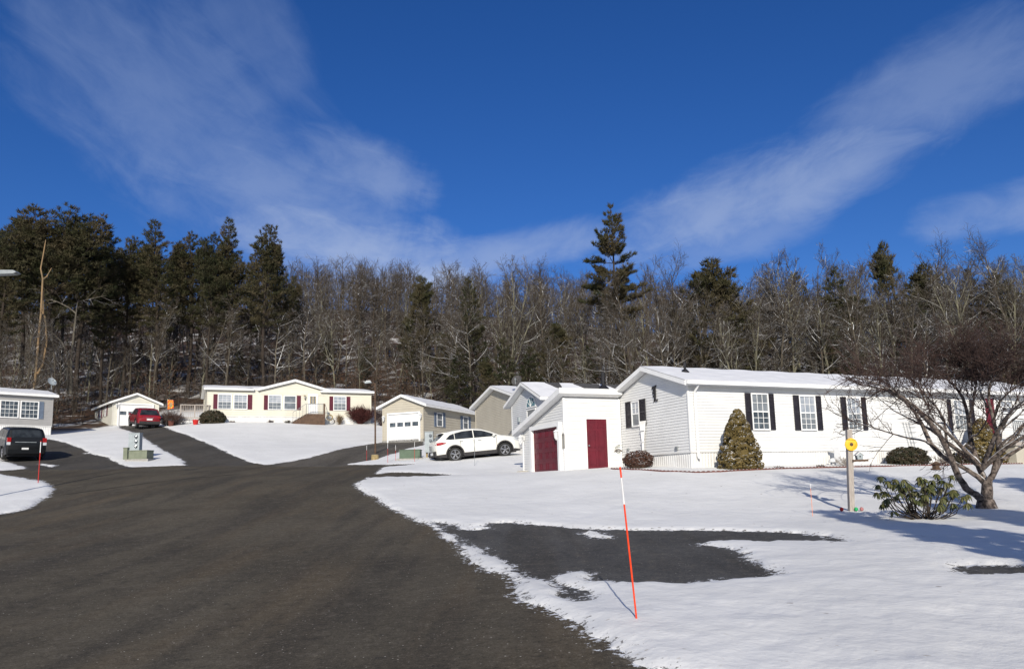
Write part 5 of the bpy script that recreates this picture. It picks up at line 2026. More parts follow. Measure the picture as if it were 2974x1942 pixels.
# ---- garden tree on the right, traced limb by limb
def garden_tree():
    gg = random.Random(91)
    C6 = lambda x, y: (2374 + x / 2.825, 1000 + y / 2.825)
    Y = 18.0
    b = P(*C6(1390, 1365), Y)
    b.z = H(b.x, b.y)
    e = thing('garden_tree', 'wide crabapple-like bare tree with many crooked limbs and reddish twigs on the lawn', 'tree', b)
    tr, tw = TB(), TB()
    px1 = Y / FPX / 2.825
    limbs = []

    def L(pts, w0, w1, d0=0.0, d1=0.0):
        v = []
        for i, p in enumerate(pts):
            f = i / (len(pts) - 1)
            v.append(P(*C6(*p), Y + d0 + (d1 - d0) * f) - b)
        # round the traced polyline off
        r = [v[0]]
        for i in range(1, len(v)):
            m_ = v[i - 1].lerp(v[i], .5) + rv(gg, .012)
            r += [m_, v[i]]
        tr.limb(r, w0 * px1 * .5, w1 * px1 * .5, 8)
        limbs.append((r, w0 * px1 * .5, w1 * px1 * .5))
    L([(1390, 1375), (1386, 1330), (1388, 1250), (1392, 1170), (1396, 1120)], 108, 72)
    tr.limb([Vector((0, 0, -.15)), Vector((0, 0, .04)), Vector((0, 0, .25))], .30, .17, 10)
    L([(1375, 1290), (1300, 1228), (1220, 1180), (1165, 1100), (1120, 990), (1070, 870), (1005, 745), (945, 662), (865, 570), (790, 500), (700, 432), (600, 372), (490, 322), (385, 287), (290, 262)], 62, 7, 0, -1.2)
    L([(1105, 965), (1010, 900), (945, 832), (890, 730), (853, 645), (795, 545), (722, 470), (625, 402), (535, 362), (430, 340), (330, 335)], 46, 6, -.2, .9)
    L([(950, 835), (880, 790), (760, 770), (640, 738), (520, 700), (410, 668), (330, 640), (250, 625)], 20, 4, 0, .5)
    L([(1390, 1150), (1320, 1085), (1230, 1025), (1150, 985), (1060, 935)], 50, 26, .05, .3)
    L([(1394, 1150), (1350, 1060), (1310, 960), (1275, 850), (1250, 720), (1232, 570), (1195, 440), (1130, 345), (1060, 280), (985, 225), (910, 180)], 52, 7, .1, 1.3)
    L([(1250, 710), (1245, 600), (1280, 490), (1292, 380), (1310, 280), (1300, 180)], 26, 5, .5, .3)
    L([(1290, 870), (1215, 815), (1160, 870), (1130, 915)], 22, 12, .3, .1)
    L([(1400, 1130), (1445, 1060), (1472, 960), (1488, 850), (1470, 710), (1440, 600), (1405, 460), (1420, 320), (1490, 225), (1560, 160)], 50, 7, 0, -.9)
    L([(1488, 840), (1540, 790), (1605, 745), (1700, 640), (1790, 560), (1900, 500)], 24, 6, -.4, -1.2)
    L([(1425, 1100), (1500, 950), (1575, 900), (1660, 850), (1750, 800), (1870, 700), (1980, 640)], 46, 8, 0, -.6)
    L([(1490, 830), (1502, 715), (1560, 600), (1640, 520), (1720, 460), (1830, 400), (1930, 380)], 30, 6, -.2, .8)
    L([(1070, 850), (1052, 720), (1042, 620), (975, 510), (900, 430), (850, 340), (830, 250)], 24, 5, 0, -.8)
    L([(1045, 650), (975, 640), (930, 560), (880, 450), (845, 330)], 15, 4, -.2, .6)
    L([(1130, 360), (1125, 250), (1160, 150), (1230, 100)], 14, 4, .6, .9)
    L([(1395, 520), (1340, 400), (1360, 290), (1310, 190)], 18, 5, -.5, .2)
    L([(1250, 770), (1310, 740), (1380, 640), (1400, 560)], 18, 8, .4, -.3)
    L([(1440, 620), (1480, 500), (1560, 400), (1680, 310), (1800, 270)], 22, 5, -.4, -1.4)
    L([(1500, 700), (1540, 640), (1580, 540), (1640, 470)], 14, 4, -.2, -.6)
    # limbs toward and away from the viewer so the crown is round from every side
    for a, ln in ((-1.9, 2.6), (-1.2, 2.7), (1.3, 2.7), (2.0, 2.5), (.4, 2.6), (-.5, 2.4), (2.7, 2.4), (-2.6, 2.3)):
        r = path(gg, Vector((0, 0, .95)), Vector((math.cos(a), math.sin(a), .95)), ln, 7, .14, -.01)
        tr.limb(r, .06, .012, 6)
        limbs.append((r, .06, .012))
    for r, w0, w1 in limbs[1:]:
        n = int(len(r) * 1.35)
        for i in range(n):
            f = .42 + .58 * (i + gg.random()) / n
            p, d = sample(r, min(.995, f))
            if p.z < 3.3 and gg.random() < .36:
                continue
            ln = gg.uniform(.35, .95)
            up = .10 if gg.random() < .6 else -.05
            c = path(gg, p, splay(gg, d, R(gg.uniform(20, 75))), ln, 5, .22, up)
            tw.limb(c, .0105, .005, 4)
            for j in range(5):
                p2, d2 = sample(c, min(.99, .15 + .84 * (j + gg.random()) / 5))
                l2 = ln * gg.uniform(.25, .6)
                q = path(gg, p2, splay(gg, d2, R(gg.uniform(20, 65))), l2, 3, .25, .04)
                tw.limb(q, .0058, .0034, 3)
                for _ in range(2 if p.z < 3.3 else 4):
                    p3, d3 = sample(q, gg.random() * .95)
                    tw.limb(path(gg, p3, splay(gg, d3, R(gg.uniform(25, 60))), l2 * gg.uniform(.3, .6), 2, .25, .02), .0042, .0028, 3)
    # fine upper twigs that fill the dome of the crown
    tips = [sample(r, f)[0] for r, _, _ in limbs[1:] for f in (.5, .62, .75, .85, .95) if sample(r, f)[0].z > 2.55]
    for i in range(215):
        p = gg.choice(tips) + rv(gg, .12)
        out = Vector((p.x, p.y, .35)).normalized()
        ln = gg.uniform(.5, 1.15)
        c = path(gg, p, (out * gg.uniform(0, .9) + Vector((0, 0, gg.uniform(.25, 1.0))) + rv(gg, .45)), ln, 5, .2, .03)
        tw.limb(c, .008, .004, 3)
        for j in range(8):
            p2, d2 = sample(c, min(.99, .1 + .88 * (j + gg.random()) / 8))
            l2 = ln * gg.uniform(.25, .55)
            q = path(gg, p2, splay(gg, d2, R(gg.uniform(20, 65))), l2, 3, .25, .02)
            tw.limb(q, .0055, .0032, 3)
            for _ in range(3):
                p3, d3 = sample(q, gg.random() * .95)
                tw.limb(path(gg, p3, splay(gg, d3, R(gg.uniform(25, 60))), l2 * gg.uniform(.3, .6), 2, .25), .0042, .0028, 3)
    for nm, T, m in (('trunk', tr, 'bark_tree'), ('crown', tw, 'twig_red')):
        o = bpy.data.objects.new(nm, T.mesh(nm, m))
        COL.objects.link(o)
        o.parent = e
    return e


garden_tree()


# ---- rhododendron in front of the tree
def rhododendron():
    gg = random.Random(17)
    b = GP(2690, 1512)
    e = thing('rhododendron', 'rhododendron with drooping green leaves between the post and the garden tree', 'shrub', b)
    st, lf = TB(), TB()
    whorls = []
    for i in range(40):
        az = gg.uniform(0, 6.28)
        rr_ = .95 * math.sqrt(gg.random())
        tip = Vector((math.cos(az) * rr_ * 1.02 - .02, math.sin(az) * rr_ * .62, gg.uniform(.30, .80) + .28 * (1 - rr_) + (.1 if math.cos(az) < -.6 else 0)))
        base = Vector((gg.uniform(-.15, .15), gg.uniform(-.12, .12), -.05))
        mid = base.lerp(tip, .5) + Vector((tip.x * .15, tip.y * .15, -.10))
        st.limb([base, base.lerp(mid, .5) + rv(gg, .03), mid, mid.lerp(tip, .6) + rv(gg, .03), tip], .014, .006, 5)
        whorls.append(tip)
        if gg.random() < .7:
            t2 = mid.lerp(tip, .6) + rv(gg, .2)
            t2.z = max(.12, t2.z)
            st.limb([mid, t2], .008, .005, 4)
            whorls.append(t2)
    for w in whorls:
        n = gg.randint(8, 12)
        o = gg.uniform(0, 6.28)
        for k in range(n):
            a = o + 6.283 * k / n + gg.uniform(-.2, .2)
            dr = R(gg.uniform(18, 68))
            d = Vector((math.cos(a) * math.cos(dr), math.sin(a) * math.cos(dr), -math.sin(dr)))
            s_ = Vector((-math.sin(a), math.cos(a), 0))
            nrm = s_.cross(d)
            ln, wd = gg.uniform(.10, .17), gg.uniform(.020, .028)
            p0 = w + d * .015 + Vector((0, 0, .012))
            c1, c2, c3 = p0 + d * ln * .3, p0 + d * ln * .68 - Vector((0, 0, .012)), p0 + d * ln - Vector((0, 0, .03))
            for sg_ in (-1, 1):
                u = s_ * sg_ * wd - nrm * wd * .25
                lf.quad(p0, c1 + u, c1, p0)
                lf.q.pop()
                lf.t.append((len(lf.v) - 4, len(lf.v) - 3, len(lf.v) - 2))
                lf.quad(c1, c1 + u, c2 + u * .95, c2)
                lf.tri(c2, c2 + u * .95, c3)
    o = bpy.data.objects.new('stems', st.mesh('stems', 'bark_dark'))
    COL.objects.link(o)
    o.parent = e
    o = bpy.data.objects.new('leaves', lf.mesh('leaves', 'leaf_rhodo', False))
    COL.objects.link(o)
    o.parent = e


rhododendron()


# ---- clipped and conical shrubs
def lumpy(name, label, base, prof, seed, m, nl, lump, leaf=.045, twig_m='bark_dark', cat='shrub', leaves=26, ysq=1.0, nname='foliage', core=.74):
    """prof(t) radius at height fraction t, with height h; a core plus many leafy lumps"""
    gg = random.Random(seed)
    h, rf = prof
    e = thing(name, label, cat, base)
    T, C = TB(), TB()
    ring = []
    n = 14
    core_m = MB()
    core_m.lathe([(max(.02, rf(t) * core), h * t * .96) for t in np.linspace(0, 1, 12)], n, 0, lambda x, y, z: (x, y * ysq, z))
    core_m.build('stem_mass', [m if nname != 'twigs' else twig_m], e, smooth=True)
    for i in range(nl):
        t = gg.random() ** 1.25
        az = gg.uniform(0, 6.28)
        r_ = rf(t) * gg.uniform(.84, 1.0)
        c = Vector((math.cos(az) * r_, math.sin(az) * r_ * ysq, h * t + lump * .1))
        L = lump * gg.uniform(.6, 1.25)
        out = Vector((math.cos(az), math.sin(az) * ysq, .55)).normalized()
        for _ in range(leaves):
            d = (rv(gg) + out * .55).normalized()
            p = c + Vector((d.x * L, d.y * L, d.z * L * .72))
            nrm = (d + rv(gg, .55)).normalized()
            a = nrm.cross(rv(gg)).normalized() * leaf * gg.uniform(.7, 1.3)
            b = nrm.cross(a).normalized() * leaf * gg.uniform(.5, .9)
            T.quad(p - a, p - b, p + a, p + b)
    # faces must look outward so that snow lies only on top
    v, q, t = T.arrays()
    if len(q):
        n_ = np.cross(v[q[:, 1]] - v[q[:, 0]], v[q[:, 2]] - v[q[:, 0]])
        cen = v[q].mean(1) * np.array([1, 1, .35])
        fl = (n_ * cen).sum(1) < 0
        q[fl] = q[fl][:, ::-1]
    o = bpy.data.objects.new(nname, fast_mesh(nname, v, [q], [m], False))
    COL.objects.link(o)
    o.parent = e
    return e


WM = Matrix.Translation((c0.x, c0.y, WZ)) @ Matrix.Rotation(AX, 4, 'Z')
wl = lambda x, y, z=0: WM @ Vector((x, y, z))


def gz(v):
    return Vector((v.x, v.y, H(v.x, v.y)))


cone = lambda r: (lambda t: r * (1.0 - .08 * (1 - t) ** 6) * (1 - t ** 1.25) ** .85 + .03)
b = gz(wl(1.38, -.92))
lumpy('conical_shrub', 'golden-green conical evergreen dusted with snow, left of the first window', b, (2.05, cone(.73)), 31, 'shrub_gold', 440, .115, .032, leaves=40)
b = gz(wl(14.2, -.92))
lumpy('conical_shrub', 'golden-green conical evergreen behind the garden tree by the landing', b, (1.85, cone(.80)), 32, 'shrub_gold', 480, .11, .036)
dome = lambda r: (lambda t: r * math.sqrt(max(.0, 1 - max(0, (t - .35) / .65) ** 2.4)) * (.86 + .14 * min(1, t / .3)) + .02)
b = gz(wl(9.76, -.85))
lumpy('clipped_hedge', 'low clipped dark hedge against the white skirting', b, (.68, dome(.78)), 33, 'shrub_dark', 300, .10, .032, ysq=.6)
b = gz(wl(13.0, -.9))
lumpy('clipped_hedge', 'small dark hedge beside the second conical evergreen', b, (.5, dome(.5)), 34, 'shrub_dark', 160, .10, .032, ysq=.7)
b = GP(1855, 1362)
lumpy('potted_shrub', 'round brown potted shrub sprinkled with snow by the gable trellis', b + Vector((0, 0, .12)), (.52, dome(.50)), 35, 'shrub_brown', 260, .085, .024)
pot = MB()
pot.lathe([(.30, -.02), (.36, .10), (.42, .24), (.40, .25), (.34, .2)], 18, 0, lambda x, y, z: (b.x + x, b.y + y, b.z + z))
tag(pot.build('flower_pot', ['wood_brown'], None, smooth=True), 'dark brown round pot under the snow-sprinkled shrub', 'pot')
b = GP(617, 1230)
lumpy('evergreen_shrub', 'dark rounded evergreen shrub at the left corner of the cream home', b, (1.05, dome(1.0)), 36, 'shrub_dark', 300, .17, .06, ysq=.8)


def twiggy(name, label, base, h, r, seed, m, n=240, cat='shrub', th=.012):
    gg = random.Random(seed)
    e = thing(name, label, cat, base)
    T = TB()
    for i in range(n):
        az, q = gg.uniform(0, 6.28), gg.random() ** .6
        d = Vector((math.cos(az) * q * r / h, math.sin(az) * q * r / h, 1 - .45 * q))
        c = path(gg, Vector((gg.uniform(-.1, .1), gg.uniform(-.1, .1), -.05)), d, h * gg.uniform(.75, 1.1) * math.sqrt(1 + (q * r / h) ** 2 * .6), 4, .13, .02)
        T.limb(c, th, th * .5, 3)
        for j in range(7):
            p, dd = sample(c, gg.uniform(.3, .98))
            k = path(gg, p, splay(gg, dd, R(gg.uniform(20, 60))), h * gg.uniform(.15, .34), 2, .2, .02)
            T.limb(k, th * .6, th * .35, 3)
            for _ in range(3):
                p2, d2 = sample(k, gg.random() * .95)
                T.limb(path(gg, p2, splay(gg, d2, R(40)), h * .13, 1, .2), th * .5, th * .3, 3)
    o = bpy.data.objects.new('twigs', T.mesh('twigs', m))
    COL.objects.link(o)
    o.parent = e
    return e


b = GP(1046, 1233)
twiggy('red_shrub', 'rounded dark red twiggy shrub at the right end of the cream home', b, 1.55, 1.15, 37, 'shrub_red', 300, th=.017)
b = GP(1095, 1246)
twiggy('thin_shrub', 'loose pinkish twiggy shrub behind the lamp pole', Vector((b.x, b.y + 2.5, H(b.x, b.y + 2.5))), 1.7, .9, 38, 'twig_red', 60, th=.010)
b = P(495, 1236, 66.5)
b.z = H(b.x, b.y)
twiggy('brown_shrub', 'dry rust brown hedge behind the red car', b, 1.15, 1.3, 39, 'shrub_brown', 170, th=.014)
b = P(725, 1228, 70)
b.z = H(b.x, b.y) + .0
for i, (px, lb, hh, m) in enumerate(((675, 'tuft of dry tan stems under the left cream home windows', .22, 'shrub_brown'), (786, 'small dry plant under the middle cream home window', .3, 'shrub_brown'), (836, 'small green plant left of the entry steps', .32, 'shrub_dark'), (985, 'tall dry grass clump right of the entry steps', .95, 'bark_tan'))):
    u_, _ = cream.hit('front', px, 1226, .6)
    w = Matrix.Translation(cream.org) @ Matrix.Rotation(AX, 4, 'Z') @ Vector((u_, -.6, 0))
    twiggy('dry_plant', lb, gz(w), hh, .3, 50 + i, m, 40, 'plant', th=.01)
for i, (x, y, lb) in enumerate(((2.9, -1.1, 'rusty dry perennial beside the conical evergreen'), (4.9, -1.1, 'rusty dry perennial under the second shuttered window'), (6.3, -1.0, 'pale bare stems against the skirting left of the post'), (11.6, -1.0, 'bare perennial stems right of the clipped hedge'))):
    w = gz(wl(x, y))
    twiggy('dry_plant', lb, w, .16 if i < 2 else .42, .28, 60 + i, 'shrub_brown' if i < 2 else 'wood_grey', 40, 'plant', th=.006)

# ---- evergreens beside the road, just outside the view, whose shadows fall across the lawn
CT_ = TreeKind('cedar_tree', pine_tree(71, 7, .06, 1.15, .24, 3.2, .25, dead=False, tl=.19, tw=.030, nt_=26), 'bark_dark', 'needle_dark')
# ------------------------------------------------------------------ lawn and street furniture
def stake(label, base_px, top_px, Y, bands, r=.006, kind='snow_marker', grp=None):
    b, t = P(*base_px, Y), P(*top_px, Y)
    b.z = min(b.z, H(b.x, b.y))
    e = thing(kind, label, 'snow marker', b, 0, grp)
    d = t - b
    for f0, f1, m in bands:
        mb = MB()
        if f0 == 0:
            mb.tube([d * -.12, d * f1], r, 8)
        elif f1 == 1:
            mb.tube([d * f0, d * .995, d], [r, r, r * .6], 8)
        else:
            mb.tube([d * f0, d * f1], r, 8)
        mb.build('rod' if m != 'white_plastic' else 'reflective_band', [m], e)
    return e


stake('tall orange snow marker with a white band, nearest in the lawn', (1851, 1816), (1801, 1355), 7.3, ((0, .76, 'orange'), (.76, .93, 'white_plastic'), (.93, 1, 'orange')), .0085)
stake('slim faded orange marker on the lawn left of the white post', (2361, 1507), (2353, 1403), 17, ((0, .86, 'orange_faded'), (.86, 1, 'white_plastic')), .006)
stake('red marker at the snowy corner in front of the black minivan', (111, 1393), (119, 1279), 32, ((0, .72, 'red_plastic'), (.72, .97, 'white_plastic'), (.97, 1, 'red_plastic')), .016)
for px, y0, y1, Y, lb in ((1065, 1338, 1293, 43, 'leftmost thin red marker by the tan garage driveway'), (1126, 1349, 1284, 41, 'tallest red marker between the cut log and the green transformer'),
                          (1149, 1345, 1292, 42, 'thin red marker just left of the green transformer'), (1204, 1350, 1283, 40.5, 'red marker in front of the green transformer')):
    stake(lb, (px, y0), (px, y1), Y, ((0, .72, 'red_plastic'), (.72, 1, 'white_plastic')), .009, grp='markers by the tan garage driveway')
b = P(1378, 1350, 36)
stake('thin grey rod in the snow in front of the white crossover', (1378, 1351), (1378, 1272), 37, ((0, 1, 'grey_metal'),), .009, 'metal_rod')

# white post with a yellow disc and a shelf
b = P(2473, 1491, 18)
b.z = H(b.x, b.y)
t = P(2465, 1247, 18)
d = t - b
post = thing('garden_post', 'weathered white post with a round yellow flower disc and a little shelf', 'post', b, 0)
mb = MB()
for f0, f1 in ((-.1, 1.0),):
    w = .058
    vs = []
    for f in (f0, f1):
        c = d * f
        for x, y in ((-w, -w), (w, -w), (w, w), (-w, w)):
            vs.append(c + Vector((x, y, 0)))
    mb.add(vs, [(3, 2, 1, 0), (4, 5, 6, 7), (0, 1, 5, 4), (1, 2, 6, 5), (2, 3, 7, 6), (3, 0, 4, 7)])
mb.build('pole', ['wood_grey'], post)
c = P(2472, 1290, 18 - .085) - b
mb = MB()
LTd = lambda x, y, z: c + Vector((x, -z, y))
r0 = .148
o = []
mb.lathe([(r0 * .97, -.012), (r0, 0), (r0 * .98, .014), (r0 * .6, .022), (.03, .02)], 28, 0, LTd)
dk = mb.build('flower_disc', ['yellow'], post)
mb = MB()
mb.lathe([(.042, .018), (.038, .032), (.015, .040)], 16, 0, LTd)
mb.build('flower_center', ['wood_brown'], dk)
mb = MB()
for k in range(14):
    a = 2 * math.pi * k / 14
    mb.tube([LTd(.05 * math.cos(a), .05 * math.sin(a), .022), LTd(r0 * .94 * math.cos(a), r0 * .94 * math.sin(a), .017)], .003, 3)
mb.build('petal_lines', ['wood_tan'], dk)
p0, p1 = P(2476, 1340, 18 - .07) - b, P(2520, 1340, 18 - .07) - b
mb = MB()
mb.box(p0.x, p1.x, p0.y - .05, p0.y + .14, p0.z, p0.z + .045)
mb.build('shelf', ['wood_brown'], post)
bh = P(2495, 1328, 18 - .03)
bh.z = b.z + p0.z + .045
e = thing('birdhouse', 'tiny grey birdhouse with a pointed roof on the post shelf', 'birdhouse', bh)
mb = MB()
w, h1, h2 = .072, .10, .175
mb.prism([(-w * .82, 0), (w * .82, 0), (w, h1), (0, h2 - .012), (-w, h1)], -.06, .06, lambda p_, q_, o_: (p_, o_, q_))
hb = mb.build('wall', ['utility_grey'], e)
mb = MB()
for sg_ in (-1, 1):
    mb.prism([(sg_ * (w + .018), h1 - .012), (0, h2 - .006), (0, h2 + .012), (sg_ * (w + .022), h1 + .004)], -.075, .075, lambda p_, q_, o_: (p_, o_, q_))
mb.build('roof', ['white_plastic'], e)
mb = MB()
mb.lathe([(.018, 0), (.018, .004)], 12, 0, lambda x, y, z: (x, -.06 - z, y + .07))
mb.build('entry_hole', ['black_metal'], e)
# coloured stake lights at the foot of the post
for px, py, m, lb in ((2445, 1487, 'red_plastic', 'red ball on a short stake left of the white post'), (2487, 1484, 'green_plastic', 'green ball on a short stake at the foot of the white post'), (2503, 1484, 'pink_plastic', 'pinkish ball ornament right of the white post')):
    q = P(px, py, 17.9)
    zg = H(q.x, q.y)
    e = thing('stake_ornament', lb, 'ornament', (q.x, q.y, zg), 0, 'stake ornaments by the white post')
    mb = MB()
    hh = q.z - zg
    mb.lathe([(.004, -.05), (.034, -.03), (.044, 0), (.034, .03), (.004, .046)], 14, 0, lambda x, y, z: (x, y, z + max(.10, hh)))
    mb.build('ball', [m], e, smooth=True)
    mb = MB()
    mb.tube([(0, 0, -.1), (0, 0, max(.10, hh) - .02)], .007, 6)
    mb.build('stake', ['black_metal'], e)
# hanging feeder below the tree limb
q = P(2718, 1352, 17.6)
e = thing('bird_feeder', 'dark brown six-sided bird feeder hanging from a tree limb', 'bird feeder', q)
mb = MB()
mb.lathe([(.06, -.10), (.13, -.085), (.13, -.06), (.085, -.05), (.085, .03), (.135, .035), (.02, .095)], 6)
mb.build('house_body', ['wood_brown'], e)
mb = MB()
mb.tube([(0, 0, .09), (.02, .02, .22)], .004, 5)
mb.build('hanger', ['black_metal'], e)

# red scalloped edging along the flower bed
mb = MB()
pts = []
for x, y in ((-1.75, 2.6), (-1.6, 1.2), (-1.4, -.2), (-.8, -1.25), (0, -1.55), (6, -1.75), (12, -1.7), (15.4, -1.8)):
    pts.append(wl(x, y))
fine = []
for a_, b_ in zip(pts[:-1], pts[1:]):
    n = max(1, int((b_ - a_).length / .15))
    fine += [a_.lerp(b_, i / n) for i in range(n)]
for a_, b_ in zip(fine[:-1], fine[1:]):
    dx = (b_ - a_).normalized()
    ny = Vector((-dx.y, dx.x, 0)) * .025
    L_ = (b_ - a_).length
    m_ = a_.lerp(b_, .5)
    z0 = H(m_.x, m_.y)
    arc = [(-L_ * .5, -.12), (L_ * .5, -.12)] + [(L_ * .5 * math.cos(t_), .055 + .045 * math.sin(t_)) for t_ in np.linspace(0, math.pi, 6)]
    mb.prism(arc, -1, 1, lambda p_, q_, o_: tuple(Vector((m_.x, m_.y, z0 + q_)) + Vector((dx.x, dx.y, 0)) * p_ + ny * o_))
tag(mb.build('garden_edging', ['brick_edge'], None), 'low red scalloped edging along the bed of the white home', 'edging')

# fan trellis leaning on the gable, ladder trellis on the front wall
T = white.T('left')
u, zt = white.hit('left', 1864, 1222, .1)
_, zb = white.hit('left', 1868, 1326, .1)
e = thing('fan_trellis', 'white fan-shaped wooden trellis leaning on the gable wall', 'trellis', white.org, AX)
mb = MB()
H2 = zt - zb
n = 8
for i in range(n):
    f = (i - (n - 1) / 2) / ((n - 1) / 2)
    a0, a1 = u + .05 * f, u - .21 * f
    pts = [T(a0, .14, zb - .4), T(a0 * .6 + a1 * .4, .10, zb + H2 * .45), T(a1, .07, zt)]
    mb.tube(pts, .016, 4)
for k, w in ((.02, .05), (.4, .07), (.72, .12)):
    mb.box(u - w - .03, u + w + .03, .10, .13, zb + H2 * k, zb + H2 * k + .035, 0, T)
mb.build('slats', ['trim_white'], e)
mb = MB()
mb.box(u - .05, u + .05, .085, .09, zb + H2 * .1, zb + H2 * .66, 0, T)
mb.build('backing_panel', ['white_plastic'], e)
T = white.T('front')
u, zt = white.hit('front', 2628, 1226)
u2, zb = white.hit('front', 2652, 1306)
e = thing('ladder_trellis', 'thin grey metal trellis on the white wall above the clipped hedge', 'trellis', white.org, AX)
mb = MB()
for w in (-.17, 0, .17):
    mb.tube([T(u2 + w, .05, .3), T(u + w, .05, zt)], .010, 5)
for k in range(7):
    z = .5 + (zt - .5) * k / 6
    mb.tube([T(u2 - .19, .062, z), T(u2 + .19, .062, z)], .008, 5)
mb.build('wire_frame', ['grey_metal'], e)
# wire wall basket on the garage front
T = shed.T('front')
u, z = shed.hit('front', 1800, 1306)
e = thing('wall_ornament', 'round wire wall ornament on the garage front beside the maroon door', 'ornament', shed.org, AX)
mb = MB()
rr_ = .20
for k, (ax_, az_) in enumerate(((.24, .17), (.17, .11))):
    mb.tube([T(u + ax_ * math.cos(t_), .03, z + .03 + az_ * math.sin(t_)) for t_ in np.linspace(0, 2 * math.pi, 21)], .007, 5)
for k in range(6):
    a = math.pi * (k + .5) / 6
    mb.tube([T(u + .17 * math.cos(a), .03, z + .03 + .11 * math.sin(a)), T(u + .24 * math.cos(a), .03, z + .03 + .17 * math.sin(a))], .006, 4)
mb.build('wire_frame', ['utility_olive'], e)
mb = MB()
mb.tube([T(u - .24 + .30 * k / 8, .05, z - .04 + .07 * math.sin(math.pi * k / 8)) for k in range(9)], .014, 5)
mb.tube([T(u - .30, .045, z - .05), T(u + .14, .045, z - .05)], .010, 5)
mb.build('wire_bird', ['wood_brown'], e)
# pale garden cut-outs by the skirting
T = white.T('front')
u, zb = white.hit('front', 2440, 1345, .5)
e = thing('garden_cutout', 'pale grey wooden figure cut-out against the skirting behind the post', 'ornament', white.org, AX)
mb = MB()
k = .010
pts = [(-.10, 0), (.06, 0), (.10, .30), (.12, 0), (.22, 0), (.20, .55), (.12, .72), (-.02, .74), (-.20, .76), (-.20, .68), (-.10, .62)]
mb.prism([(u - .05 + x, .0 + z) for x, z in pts], .38, .40, lambda p_, q_, o_: T(p_, o_, q_))
mb.build('board', ['siding_pale_grey'], e)
u, zb = white.hit('front', 2423, 1345, .5)
e = thing('garden_mushroom', 'small pale grey mushroom ornament against the skirting', 'ornament', white.org, AX)
mb = MB()
mb.lathe([(.06, -.1), (.05, .12), (.05, .16)], 12, 0, lambda x, y, z: T(u + x, .45 + y, z))
mb.lathe([(.16, .15), (.17, .18), (.13, .26), (.05, .31), (.01, .32)], 16, 0, lambda x, y, z: T(u + x, .45 + y, z))
mb.build('cap', ['siding_pale_grey'], e, smooth=True)

# utility boxes
def utility(label, name, px0, px1, py0, py1, Y, depth, m, pad=True, rz=0.0, meters=0, lid=True):
    a, b_ = P(px0, py1, Y), P(px1, py0, Y)
    w, h = b_.x - a.x, b_.z - a.z
    e = thing(name, label, 'utility box', (a.x + w / 2, Y, a.z), rz)
    mb = MB()
    mb.box(-w / 2, w / 2, 0, depth, -.1, h - .03)
    if lid:
        mb.prism([(-.03, h - .03), (depth + .02, h - .03), (depth + .02, h + .02), (-.03, h)], -w / 2 - .02, w / 2 + .02, lambda p_, q_, o_: (o_, p_, q_))
    for k in (1, 2):
        mb.box(-w / 2 + w * k / 3 - .006, -w / 2 + w * k / 3 + .006, -.006, .0, .06, h - .08)
    mb.build('cabinet', [m], e)
    if pad:
        mb = MB()
        mb.box(-w / 2 - .14, w / 2 + .14, -.14, depth + .14, -.3, .05)
        mb.build('pad', ['concrete'], e)
    for k in range(meters):
        z = h - .22 - k * .27
        mb = MB()
        mb.lathe([(.085, 0), (.085, .05), (.07, .11), (.02, .125)], 14, 0, lambda x, y, zz: (x + w * .2, -zz, z + y))
        mb.build('meter', ['glass_blind'], e)
        mb = MB()
        mb.lathe([(.095, 0), (.095, .03)], 14, 0, lambda x, y, zz: (x + w * .2, -zz, z + y))
        mb.build('meter_ring', ['grey_metal'], e)
    return e


utility('tall grey cabinet with three round electric meters on the left snow bank', 'meter_pedestal', 371, 406, 1256, 1326, 43.4, .35, 'utility_grey', False, 0, 3)
utility('low olive green transformer box on a concrete pad below the left meters', 'transformer', 373, 427, 1306, 1336, 42.6, .8, 'utility_olive', True)
utility('small pale green pedestal beside the left transformer', 'telecom_pedestal', 357, 370, 1299, 1330, 43.2, .22, 'utility_olive', False, 0, 0)
utility('low green transformer box left of the white crossover', 'transformer', 1160, 1219, 1304, 1334, 42.0, .9, 'utility_green', True)
utility('tall grey meter cabinet standing at the white crossover tail', 'meter_pedestal', 1234, 1257, 1252, 1308, 42.6, .3, 'utility_grey', False, 0, 2)
e = thing('cabinet_legs', 'pair of pale posts carrying the grey meter cabinet', 'posts', P(1246, 1332, 42.75))
mb = MB()
for px in (1240, 1250):
    q = P(px, 1334, 42.75)
    q2 = P(px, 1309, 42.75)
    mb.box(q.x - .05 - e.location.x, q.x + .05 - e.location.x, .0, .08, -.4, q2.z - q.z + .05)
mb.build('post', ['wood_tan'], e)
# cut log in the snow
q = P(1089, 1338, 43.5)
e = thing('cut_log', 'short yellowish block of wood standing in the snow by the lamp pole', 'log', q)
mb = MB()
mb.lathe([(.20, -.1), (.215, .1), (.205, .33), (.19, .345)], 14)
mb.build('bark_side', ['wood_tan'], e)
mb = MB()
mb.lathe([(.188, .346), (.18, .352)], 14)
mb.build('cut_face', ['siding_cream'], e)
